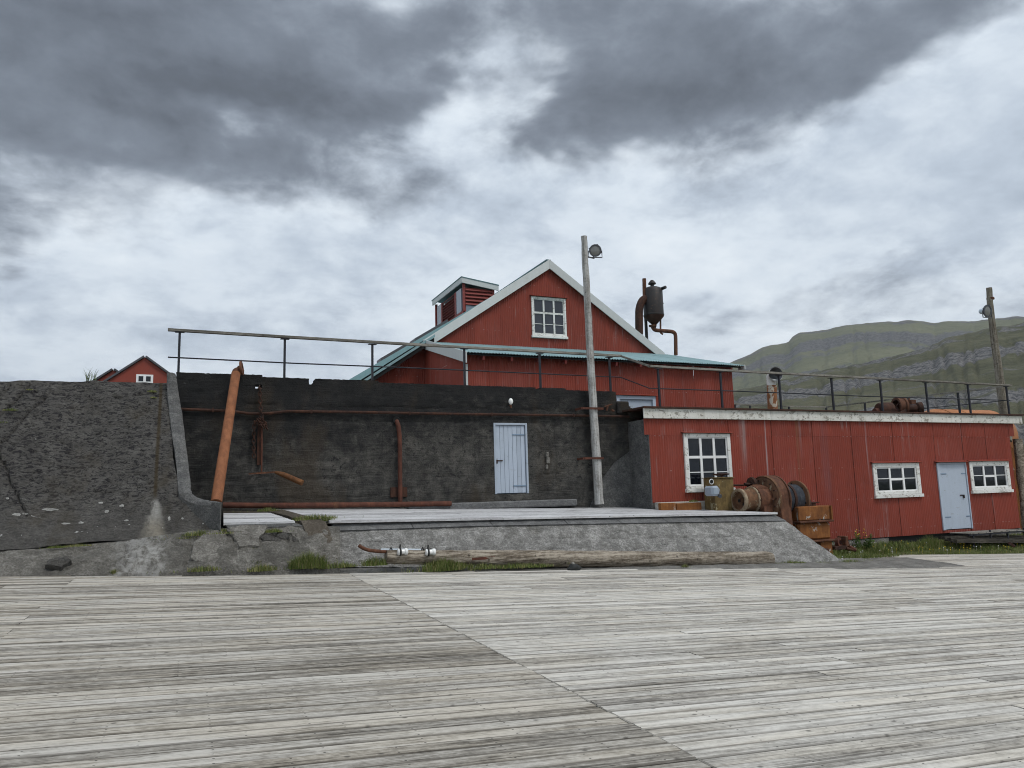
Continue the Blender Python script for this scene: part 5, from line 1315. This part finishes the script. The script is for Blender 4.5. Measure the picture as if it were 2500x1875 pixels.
# worn rims, bolts and ribs
disc('capstan_rim', 'worn_metal', [(xc0-.025, r0_*.80), (xc0-.035, r0_*.96), (xc0-.02, r0_*1.04), (xc0+.05, r0_*1.045), (xc0+.06, r0_*1.0)], capn)
disc('capstan_lip', 'worn_metal', [(xc0+.37, r0_*1.12), (xc0+.38, r0_*1.2), (xc0+.42, r0_*1.2), (xc0+.43, r0_*1.12)], capn)
for k in range(14):
    a = 2*math.pi*k/14; q = O+V((gx-.03, math.cos(a)*.47, .03+math.sin(a)*.47)); MB().lathe([(0, -.03), (.02, -.03), (.024, 0)], q, X_, 6).build('bolt', 'rust_dark', win_)
for k in range(10):
    a = 2*math.pi*k/10; q = O+V((xc0+.43, math.cos(a)*.355, math.sin(a)*.33)); MB().lathe([(0, -.03), (.018, -.03), (.02, 0)], q, X_, 6).build('bolt', 'rust_dark', win_)
for k in range(6):
    a = 2*math.pi*k/6+.3; q = O+V((dx1-.012, math.cos(a)*.39, math.sin(a)*.39)); MB().lathe([(0, -.004), (.03, -.004)], q, X_, 10).build('flange_hole', 'black_and_shade', win_)
for a in (.9, 1.57, 2.2): MB().beam(O+V((xc0+.48, -math.cos(a)*.39, math.sin(a)*.39)), O+V((xc0+.80, -math.cos(a)*.39, math.sin(a)*.39)), .03, .03).build('rib', 'rust_brown', win_)
disc('cover_band', 'rust_brown', [(gx+.30, .60), (gx+.30, .635), (gx+.34, .635), (gx+.34, .60)])
MB().lathe([(.05, -.05), (.17, -.05), (.19, 0), (.17, .05), (.05, .05)], (gx-.2, WYc+.2, axz+.42), (1, 0, 0), 18).build('pinion', 'rust_dark', win_)
MB().tube([(gx-.45, WYc+.2, axz+.42), (gx+.1, WYc+.2, axz+.42)], .035, 8).build('pinion_shaft', 'rust_dark', win_)
MB().tube([wz(1470, 370, 15.5), wz(1560, 372, 15.5), wz(1575, 470, 15.5)], .02, 6).build('brake_rod', 'rust_dark', win_)
# clamp strap round the housings
MB().box((xc0+.7, WYc-.46, axz-.0), (dx0+.05, WYc-.42, axz+.035)).build('tie_bar', 'rust_brown', win_)
MB().tube([wz(905, 205, 16.3), wz(1060, 205, 16.3), wz(1130, 215, 16.2), wz(1200, 270, 15.9), wz(1230, 380, 15.75)], .022, 8).build('oil_pipe', 'rust_dark', win_)
# control pedestal with handwheel
pa, pb = wz(648, 128, 16.45), wz(893, 500, 16.45)
MB().box((pa.x, 16.25, -.3), (pb.x, 16.7, pa.z)).build('control_column', 'rust_ochre', win_, bev=.015)
MB().box((pa.x-.02, 16.22, pa.z), (pb.x+.02, 16.73, pa.z+.02)).build('column_cap', 'rust_ochre', win_)
hw = at(*z8(787, 82), 16.45)
MB().lathe([(.20, -.018), (.225, 0), (.20, .018), (.18, 0), (.20, -.018)], hw, (0, 0, 1), 24).build('handwheel', 'rust_dark', win_)
for k in range(3):
    a = k*math.pi*2/3+.4; MB().tube([hw+V((0, 0, -.05)), hw+V((.2*math.cos(a), .2*math.sin(a), 0))], .016, 6).build('spoke', 'rust_dark', win_)
MB().tube([hw+V((0, 0, -.14)), hw], .035, 10).build('spindle', 'rust_dark', win_)
rg = wz(678, 166, 16.24); MB().lathe([(.05, 0), (.062, -.012), (.075, 0)], rg, (0, 1, 0), 20).lathe([(0, .0), (.05, 0)], rg, (0, 1, 0), 20).build('gauge_ring', 'ceramic', win_)
MB().lathe([(0, -.004), (.052, -.004)], rg, (0, 1, 0), 20).build('gauge_face', 'black_and_shade', win_)
ma, mb_ = wz(613, 215, 16.0), wz(765, 325, 16.0)
mo = MB().box((ma.x+.10, 15.88, mb_.z), (mb_.x-.06, 16.24, ma.z)).build('motor_box', 'motor_grey', win_, bev=.05)
MB().lathe([(0, 0), (.07, 0), (.085, .06), (.11, .06), (.11, .1), (0, .1)], (mb_.x+.02, 16.05, (ma.z+mb_.z)/2), (-1, 0, 0), 16).build('motor_end', 'lamp_grey', mo)
MB().lathe([(0, 0), (.05, 0), (.05, .08), (0, .08)], (mb_.x-.06, 15.95, mb_.z+.02), (0, -1, -.4), 12).build('cable_gland', 'lamp_dark', mo)

# rusty steel cabinet in front of the winch's right end
sb = thing('steel_box', (15.6, 15.7, -.4), 'orange rusty steel box with flaking grey paint right of the winch', 'steel box')
SBY = 15.55
def sz(x, y): return at(*z8(x, y), SBY)
ta, tb_ = sz(1650, 448), sz(2018, 470); mid_ = sz(1640, 610).z; bo = sz(1820, 820).z
MB().box((ta.x, SBY, mid_), (tb_.x, SBY+.5, ta.z)).build('upper_panel', 'rust_orange', sb, bev=.02)
MB().box((ta.x+.0, SBY+.03, bo), (tb_.x-.02, SBY+.5, mid_-.06)).build('lower_panel', 'rust_orange', sb, bev=.04)
MB().box((ta.x-.02, SBY-.06, mid_-.055), (tb_.x+.03, SBY+.5, mid_-.005)).build('shelf_edge', 'rust_brown', sb, bev=.01)
MB().box((ta.x+.3, SBY-.05, bo-.06), (tb_.x+.03, SBY+.5, bo-.01)).build('base_edge', 'rust_brown', sb, bev=.01)
MB().box((ta.x+.7, SBY+.02, bo-.5), (tb_.x-.04, SBY+.4, bo-.06)).build('foot_panel', 'rust_orange', sb)
MB().box((tb_.x-.035, SBY-.05, mid_), (tb_.x+.01, SBY-.002, ta.z+.0)).build('corner_angle', 'rust_orange', sb)
q = sz(1840, 430); MB().tube([q-V((0, -.2, .08)), q+V((0, .2, .10))], .018, 8).build('bolt', 'ceramic', sb)
q = sz(1900, 400); MB().cbox(q+V((0, .3, 0)), (.35, .2, .03)).cbox(q+V((0, .3, -.1)), (.12, .16, .2)).build('top_fitting', 'rust_dark', sb)

# rusty boards between the wall and the winch
for k, (x0, x1, y0, y1) in enumerate(((105, 280, 408, 470), (285, 570, 410, 485))):
    a, b = at(*z8(x0, y0), 16.6), at(*z8(x1, y1), 16.6)
    tag(MB().box((a.x, 16.6, .6), (b.x, 16.72, a.z)).build('rusty_plate', 'rust_orange', loc=(a.x, 16.6, .6), bev=.01), ('short orange rusty plate behind the platform, left one', 'longer orange rusty plate behind the platform, beside the winch column')[k], 'steel plate')
MB_ = MB(); a = at(*z8(90, 396), 16.75); b = at(*z8(640, 405), 16.75); MB_.box((a.x, 16.72, .5), (b.x+.1, 16.97, a.z-.01))
tag(MB_.build('plinth_beam', 'old_board', loc=(a.x, 16.72, .5), bev=.01), 'grey timber beam under the left end of the red shed', 'beam')

# scrap iron on the grass
def gz(X, Y):  # bank surface height
    e_ = dz(X, Y); f_ = min(1, max(0, (Y-bankfront(X))/max(.3, 16.95-bankfront(X))))
    return lerp(e_+.0, -.38, f_**.8)+.03*fbm((X*1.1, Y*1.3, 2), 1, 3)
def bankfront(X): return pline([(12.5, 14.35), (14.3, 14.1), (15.2, 14.5), (16.2, 14.75), (17.2, 15.6), (17.7, 16.0), (19.5, 16.05), (24, 15.85), (30, 15.6)], X)
sx_, sy_ = at(2052, 1330, 15.9).x, 15.9
scr_ = thing('scrap_anchor', (sx_, sy_, gz(sx_, sy_)), 'heap of rusty shackle and pipe scrap on the grass beside the steel box', 'scrap iron')
def sp_(x, y, Y=15.9): return at(x, y, Y)
MB().tube([sp_(2066, 1322), sp_(2072, 1334), sp_(2086, 1342)], .055, 10).build('bent_pipe', 'rust_red', scr_)
MB().tube([sp_(2064, 1338), sp_(2088, 1343)], .05, 10).build('short_pipe', 'rust_brown', scr_)
q = sp_(2048, 1325); MB().lathe([(.07, -.05), (.14, -.05), (.14, .05), (.07, .05), (.07, -.05)], q, (.3, -1, .1), 18).build('ring', 'rust_red', scr_)
MB().cbox(sp_(2058, 1321), (.12, .3, .28)).build('block', 'rust_brown', scr_, bev=.02)
MB().cbox(sp_(2042, 1337), (.4, .3, .10)).build('plate', 'rust_dark', scr_, bev=.01)
a, b = at(2462, 1325, 16.0), at(2477, 1334, 15.9)
tag(MB().beam(a, b, .12, .08).build('iron_offcut', 'rust_dark', loc=b), 'short rusty iron offcut in the grass below the right window', 'scrap iron')
for k in range(3):
    a, b = at(2300+k*14, 1313+k*4, 16.4-.12*k), at(2500, 1311+k*5, 16.5-.14*k)
    tag(MB().beam(a, b, .22, .10).build('old_timber', 'dark_timber', loc=a), ('dark old timber lying nearest the shed below the right door', 'middle dark old timber half buried in grass by the right door', 'outermost dark old timber half buried in grass by the right door')[k], 'timber')

# ------------------------------------------------------------------ steam separator behind the gable
SY = 27.5
sep_ = thing('steam_separator', at(1640, 870, SY), 'black cylindrical tank with conical bottom and pipes beside the gable roof', 'tank')
def s4(x, y, Y=SY): return at(1200+x/3.318, 540+y/3.318, Y)
ct, cb, cn = s4(1303, 553), s4(1303, 755), s4(1303, 830)
rr_ = (s4(1370, 660)-s4(1235, 660)).length/2; ht = ct.z-cb.z; hc = cb.z-cn.z
tk = MB().lathe([(0, .12), (rr_*.5, .1), (rr_*.85, .04), (rr_, -.06), (rr_, -ht), (rr_*1.04, -ht-.01), (rr_*1.04, -ht-.06), (rr_, -ht-.07)], ct, n=28).build('tank_body', 'iron_black', sep_)
MB().lathe([(rr_, 0), (rr_*.98, -.05), (rr_*.16, -hc), (rr_*.16, -hc-.12)], V((ct.x, SY, ct.z-ht-.07)), n=28).build('cone', 'rust_dark', sep_)
MB().lathe([(0, .42), (.06, .42), (.13, .34), (.17, .28), (.17, .24), (.08, .24), (.08, .12), (.12, .1)], ct, n=18).build('valve_cap', 'iron_black', sep_)
q = s4(1350, 560); MB().tube([q+V((0, -.2, 0)), q+V((.05, -.5, .02))], .07, 10).build('nozzle', 'iron_black', sep_)
for x, y in ((1240, 660), (1378, 668)): MB().cbox(s4(x, y), (.16, .12, .03)).build('lug', 'iron_black', sep_)
r_b = .17
MB().tube(smooth_pts([s4(1196, 915), s4(1195, 780), s4(1196, 720), s4(1206, 675), s4(1225, 640), s4(1260, 620)], 5), [r_b]*26, 18).build('inlet_pipe', 'rust_dark', sep_)
MB().tube([s4(1237, 466), s4(1240, 640)], .085, 10).build('vent_pipe', 'rust_brown', sep_)
MB().tube(smooth_pts([s4(1306, 840), s4(1307, 858), s4(1318, 876), s4(1345, 885), s4(1440, 892), s4(1470, 898), s4(1486, 912), s4(1491, 940), s4(1492, 1000), s4(1493, 1085)], 4), .085, 10).build('drain_pipe', 'rust_brown', sep_)
MB().lathe([(.1, .03), (.17, .03), (.17, -.03), (.1, -.03)], s4(1306, 848), n=16).build('flange', 'rust_brown', sep_)
MB().tube(smooth_pts([s4(1369, 760), s4(1369, 880), s4(1372, 905), s4(1388, 915)], 4), .04, 8).build('thin_pipe', 'rust_brown', sep_)
# legs that carry it down to the roof behind
MB().tube([V((cn.x, SY+.5, 4.5)), V((cn.x, SY+.5, ct.z-.5))], .07, 8).build('support_post', 'iron_black', sep_)

# ------------------------------------------------------------------ things on the shed roof
def s9(x, y, Y): return at(1750+x/2.949, 680+y/2.949, Y)
cw_ = thing('vent_cowl', s9(400, 958, 19), 'white hooded ventilation cowl on a rusty pipe behind the railing', 'vent')
CYo = 19.0
MB().tube([V((s9(400, 960, CYo).x, CYo, 3.4)), s9(395, 770, CYo)], .155, 16).build('pipe', 'rust_flake', cw_)
hd = smooth_pts([s9(394, 775, CYo), s9(392, 740, CYo), s9(396, 712, CYo-.03), s9(412, 693, CYo-.14), s9(425, 690, CYo-.26)], 4)
MB().tube(hd, [lerp(.135, .235, (i/(len(hd)-1))**1.3) for i in range(len(hd))], 20, caps=False).build('hood', 'white_paint', cw_)
MB().tube([h_ for h_ in hd], [lerp(.12, .22, (i/(len(hd)-1))**1.3) for i in range(len(hd))], 20, caps=False).build('hood_lining', 'lamp_grey', cw_)
rm = thing('roof_winch', s9(1300, 970, 18.6), 'rusty old winch lying on the flat shed roof behind the railing', 'winch')
MY = 18.6
c1 = s9(1305, 928, MY)
MB().lathe([(.26, 0), (.34, 0), (.34, .07), (.30, .09), (.30, .2), (.34, .22), (.34, .28), (.1, .28)], c1-V((.1, 0, 0)), (1, -.35, 0), 24).build('drum', 'rust_brown', rm)
for k in range(6):
    a = k*math.pi/3; MB().beam(c1-V((.1, 0, 0)), c1-V((.1, 0, 0))+V((math.sin(a)*.1, math.sin(a)*.26, math.cos(a)*.3)), .03, .04).build('spoke', 'rust_dark', rm)
MB().lathe([(0, 0), (.24, 0), (.27, .1), (.27, .45), (.2, .5), (0, .5)], s9(1180, 945, MY)-V((.1, 0, .02)), (1, -.2, 0), 20).build('housing', 'rust_dark', rm)
MB().lathe([(0, 0), (.15, 0), (.15, .3), (.22, .34), (.24, .46), (.2, .48), (.16, .4), (.1, .3)], s9(1370, 940, MY), (1, -.6, 0), 18).build('end_drum', 'rust_dark', rm)
MB().tube([s9(1135, 955, MY), s9(1290, 958, MY)], .10, 12).build('shaft', 'rust_red', rm)
MB().box((s9(1130, 970, MY).x, MY-.3, 3.42), (s9(1450, 970, MY).x, MY+.3, s9(1300, 965, MY).z-.02)).build('base', 'rust_dark', rm)
q = s9(1400, 890, MY); MB().cbox(q, (.22, .2, .14)).tube([q-V((.1, 0, -.05)), q+V((-.06, 0, .16))], .03, 6).build('lever', 'rust_brown', rm)
for k in range(3): MB().tube(smooth_pts([s9(1335+8*k, 885-4*k, MY-.2), s9(1360+8*k, 890, MY-.25), s9(1375+6*k, 930, MY-.3), s9(1300+20*k, 972, MY-.35)], 4), .018, 6).build('cable', 'rust_dark', rm)
tk2 = thing('rust_tank', s9(1720, 990, 21.5), 'long rounded orange rusty tank lying behind the shed roof', 'tank')
a, b = s9(1480, 1000, 22.5), s9(1960, 1012, 22.5); RT = 1.2; cz_ = s9(1700, 945, 22.5).z-RT
MB().lathe([(0, 0), (.7, .06), (1.0, .3), (RT, .8), (RT, 4.0), (1.05, 4.5), (.7, 4.75), (0, 4.8)], V((a.x-.2, 22.5, cz_)), (1, -.02, .0), 36).build('shell', 'rust_tank', tk2)
for k in range(4): MB().lathe([(RT-.01, 0), (RT+.015, 0), (RT+.015, .05), (RT-.01, .05)], V((a.x+.75+k*.95, 22.48, cz_)), (1, 0, 0), 36).build('band', 'rust_orange', tk2)
for x in (a.x+1, a.x+3.4): MB().box((x, 21.9, 3.3), (x+.3, 23.1, cz_-.6 if cz_-.6 > 3.4 else 3.5)).build('cradle', 'rust_dark', tk2)

# ------------------------------------------------------------------ grass bank, grass and weeds
vs = []; NX, NZ = 150, 24
for i in range(NX+1):
    X = lerp(12.6, 30, i/NX); f0 = bankfront(X)
    for j in range(NZ+1):
        Y = lerp(f0, 17.3, j/NZ); z = gz(X, Y)+(.015 if j else -.05); vs.append(V((X, Y, z)))
c = NZ+1
fs = [(i*c+j, (i+1)*c+j, (i+1)*c+j+1, i*c+j+1) for i in range(NX) for j in range(NZ)]
tag(MB().add(vs, fs, True).build('grass_bank', 'bank_soil', fix=False, ang=180), 'grassy bank in front of the red shed', kind='structure')
rg_ = random.Random(11)
gvs, gfs, gt = [], [], []
def blade(p_, h, lean, w, tint):
    a = rg_.uniform(0, 2*math.pi); d_ = V((math.cos(a), math.sin(a), 0)); s_ = V((-d_.y, d_.x, 0))*w
    k = len(gvs)
    gvs.extend([p_-s_, p_+s_, p_+d_*lean*.35+V((0, 0, h*.6))-s_*.7, p_+d_*lean*.35+V((0, 0, h*.6))+s_*.7, p_+d_*lean+V((0, 0, h))])
    gfs.extend([(k, k+1, k+3, k+2), (k+2, k+3, k+4)]); gt.extend([tint]*5)
def tuft(c_, r_, h, n, dry=.2, w=.004, flat=.5):
    for _ in range(n):
        a = rg_.uniform(0, 6.283); q = rg_.random()**.6*r_
        hh = h*rg_.uniform(.45, 1.0)*(1-.45*(q/r_)); tint = min(1, max(0, rg_.gauss(.42, .16)+(rg_.random() < dry)*.4))
        blade(V((c_[0]+math.cos(a)*q, c_[1]+math.sin(a)*q*flat, c_[2]-.02)), hh, hh*rg_.uniform(.2, .75), w, tint)
# bank grass
for _ in range(15000):
    X = rg_.uniform(14.0, 29); f0 = bankfront(X); Y = f0+(16.9-f0)*rg_.random()
    cl_ = mn.noise(V((X*1.3, Y*1.6, 0)))
    if cl_ < -.28 and rg_.random() < .75: continue
    hh = (.10+.10*max(0, cl_+.2))*rg_.uniform(.5, 1.35)*(.55 if Y-f0 < .2 else 1)
    blade(V((X, Y, gz(X, Y)-.01)), hh, hh*rg_.uniform(.2, .8), .006, min(1, max(0, rg_.gauss(.46, .15)+(rg_.random() < .14)*.4)))
for (x, y, Y, r_, h, n) in ((2145, 1345, 16.2, .42, .34, 700), (2195, 1330, 16.3, .3, .26, 300), (2270, 1325, 16.5, .5, .5, 500), (2075, 1350, 15.3, .4, .18, 400), (2230, 1335, 16.3, .4, .3, 350), (2400, 1335, 16.2, .5, .22, 400)):
    q = at(x, y, Y); tuft((q.x, Y, gz(q.x, Y)), r_, h, n)
# tufts along the concrete and deck
for (x, y, Y, r_, h, n, d_) in ((752, 1384, 14.5, .30, .33, 750, .25), (800, 1385, 14.5, .24, .16, 250, .2), (840, 1382, 14.5, .2, .11, 200, .2), (915, 1378, 14.4, .22, .20, 300, .2), (1080, 1390, 14.2, .36, .26, 850, .3),
        (1130, 1384, 14.2, .2, .12, 150, .3), (1180, 1386, 14.18, .3, .12, 240, .3), (1260, 1383, 14.15, .4, .11, 320, .3), (1320, 1382, 14.15, .25, .09, 160, .2), (1672, 1385, 14.1, .10, .11, 110, .5),
        (640, 1391, 14.45, .22, .14, 260, .6), (500, 1391, 14.55, .25, .12, 220, .4), (277, 1402, 14.72, .05, .13, 90, .4), (490, 1305, 15.15, .25, .12, 260, .3), (460, 1312, 15.2, .2, .07, 160, .5), (540, 1295, 15.1, .14, .07, 140, .3), (545, 1300, 15.0, .3, .06, 150, .5),
        (668, 1297, 14.95, .14, .09, 180, .3), (625, 1340, 14.85, .18, .09, 180, .4), (628, 1380, 14.6, .1, .15, 130, .4), (655, 1246, 17.2, .2, .10, 200, .3), (770, 1265, 15.6, .38, .12, 420, .35), (800, 1270, 15.35, .12, .10, 120, .35), (735, 1269, 15.4, .12, .05, 90, .5),
        (140, 1335, 15.35, .14, .05, 160, .1), (190, 1331, 15.35, .2, .05, 150, .6), (25, 1000, 17.75, .12, .06, 90, .2), (372, 955, 17.95, .09, .06, 90, .5), (375, 970, 17.85, .06, .05, 60, .5), (73, 950, 18.1, .06, .04, 40, .5), (8, 1030, 17.6, .1, .05, 60, .2),
        (1930, 1377, 14.3, .35, .12, 420, .2), (2000, 1378, 14.2, .4, .09, 380, .2), (2070, 1376, 14.2, .4, .14, 420, .2), (1896, 1382, 14.25, .25, .11, 240, .2), (2110, 1372, 14.4, .35, .10, 300, .2), (1693, 1223, 16.6, .12, .07, 100, .2), (2120, 1360, 14.9, .4, .14, 400, .2), (2170, 1357, 15.3, .3, .1, 250, .2)):
    q = at(x, y, Y); tuft(q, r_*1.15, h*1.2, int(n*1.5), d_)
    for _ in range(int(n*.12)): blade(V((q.x+rg_.gauss(0, r_*1.6), q.y+rg_.gauss(0, .06), q.z-.02)), h*rg_.uniform(.2, .5), h*.3, .005, rg_.uniform(.3, 1))
# thin stalks on the ramp crest
for k in range(26):
    q = at(222+rg_.uniform(-12, 12), 931, 18.35); hh = rg_.uniform(.1, .3); blade(q, hh, hh*rg_.uniform(.5, 1.1), .006, rg_.uniform(.1, .5))
gm_ = MB().add(gvs, gfs).build('grass', 'grass', fix=False); tag(gm_, 'green grass tufts on the bank and along the concrete', kind='stuff')
ga = gm_.data.attributes.new('tint', 'FLOAT', 'POINT'); ga.data.foreach_set('value', gt)
for nm, n, x0, x1, sz_ in (('flower_yellow', 60, 18.2, 27, .016), ('flower_white', 40, 14.2, 27, .017)):
    mb = MB()
    for _ in range(n):
        X = rg_.uniform(x0, x1); f0 = bankfront(X); Y = f0+(16.7-f0)*rg_.random()**1.6; z = gz(X, Y)+rg_.uniform(.08, .2)
        mb.lathe([(0, .004), (sz_, .008), (sz_*.6, -.004), (0, -.006)], (X, Y, z), (rg_.uniform(-.4, .4), -.6, 1), 6)
        mb.tube([(X, Y, z-.18), (X, Y, z)], .0015, 3, caps=False)
    tag(mb.build('wildflowers', nm, fix=False), ('small yellow flowers in the bank grass', 'small white flowers in the bank grass')[nm == 'flower_white'], kind='stuff')
# leafy weed in front of the shed
def weed(x, y, Y, n, h, label):
    q = at(x, y, Y); q.z = gz(q.x, Y); w = thing('leafy_weed', q, label, 'plant'); mb = MB(); st_ = MB()
    for k in range(n):
        a = rg_.uniform(0, 6.28); hh = h*rg_.uniform(.4, 1); b_ = q+V((math.cos(a)*.3*h*rg_.random(), math.sin(a)*.15, 0)); t_ = b_+V((math.cos(a)*.12, math.sin(a)*.1, hh))
        st_.tube([b_, t_], .005, 4, caps=False)
        for j in range(6):
            p_ = b_.lerp(t_, rg_.uniform(.25, 1)); aa = rg_.uniform(0, 6.28); d_ = V((math.cos(aa), math.sin(aa), rg_.uniform(.1, .9))).normalized(); s_ = d_.cross(V((0, 0, 1))).normalized(); L2 = rg_.uniform(.06, .13)
            mb.add([p_, p_+d_*L2*.5+s_*L2*.25, p_+d_*L2, p_+d_*L2*.5-s_*L2*.25+V((0, 0, .01))], [(0, 1, 2, 3)])
    mb.build('leaves', 'leaf', w, fix=False); st_.build('stems', 'leaf', w, fix=False)
    fl2 = MB()
    for k in range(9): p_ = q+V((rg_.uniform(-.4, .4)*h, rg_.uniform(-.1, .1), h*rg_.uniform(.6, 1.1))); fl2.lathe([(0, .006), (.018, .01), (.012, -.004), (0, -.006)], p_, (0, -.6, 1), 6)
    fl2.build('blossoms', 'flower_yellow', w, fix=False)
weed(2108, 1322, 16.5, 26, .55, 'leafy green weed with yellow blossoms against the red shed wall')
weed(2050, 1316, 16.4, 8, .3, 'small leafy weed behind the rusty scrap heap')

# ------------------------------------------------------------------ damp air between the yard and the hills
hz_m = bpy.data.materials.new('haze_air'); hz_m.use_nodes = True; hn = hz_m.node_tree; hn.nodes.clear()
hv_ = hn.nodes.new('ShaderNodeVolumePrincipled'); ho = hn.nodes.new('ShaderNodeOutputMaterial'); hn.links.new(hv_.outputs[0], ho.inputs['Volume'])
hv_.inputs['Color'].default_value = (.86, .90, .95, 1); hv_.inputs['Density'].default_value = .00017; hv_.inputs['Anisotropy'].default_value = 0.0
MATS['haze_air'] = hz_m
hzo = MB().box((-4200, -4200, -3.3), (4200, 4200, 420)).build('haze', 'haze_air'); tag(hzo, 'thin pale haze over the hills', kind='stuff')
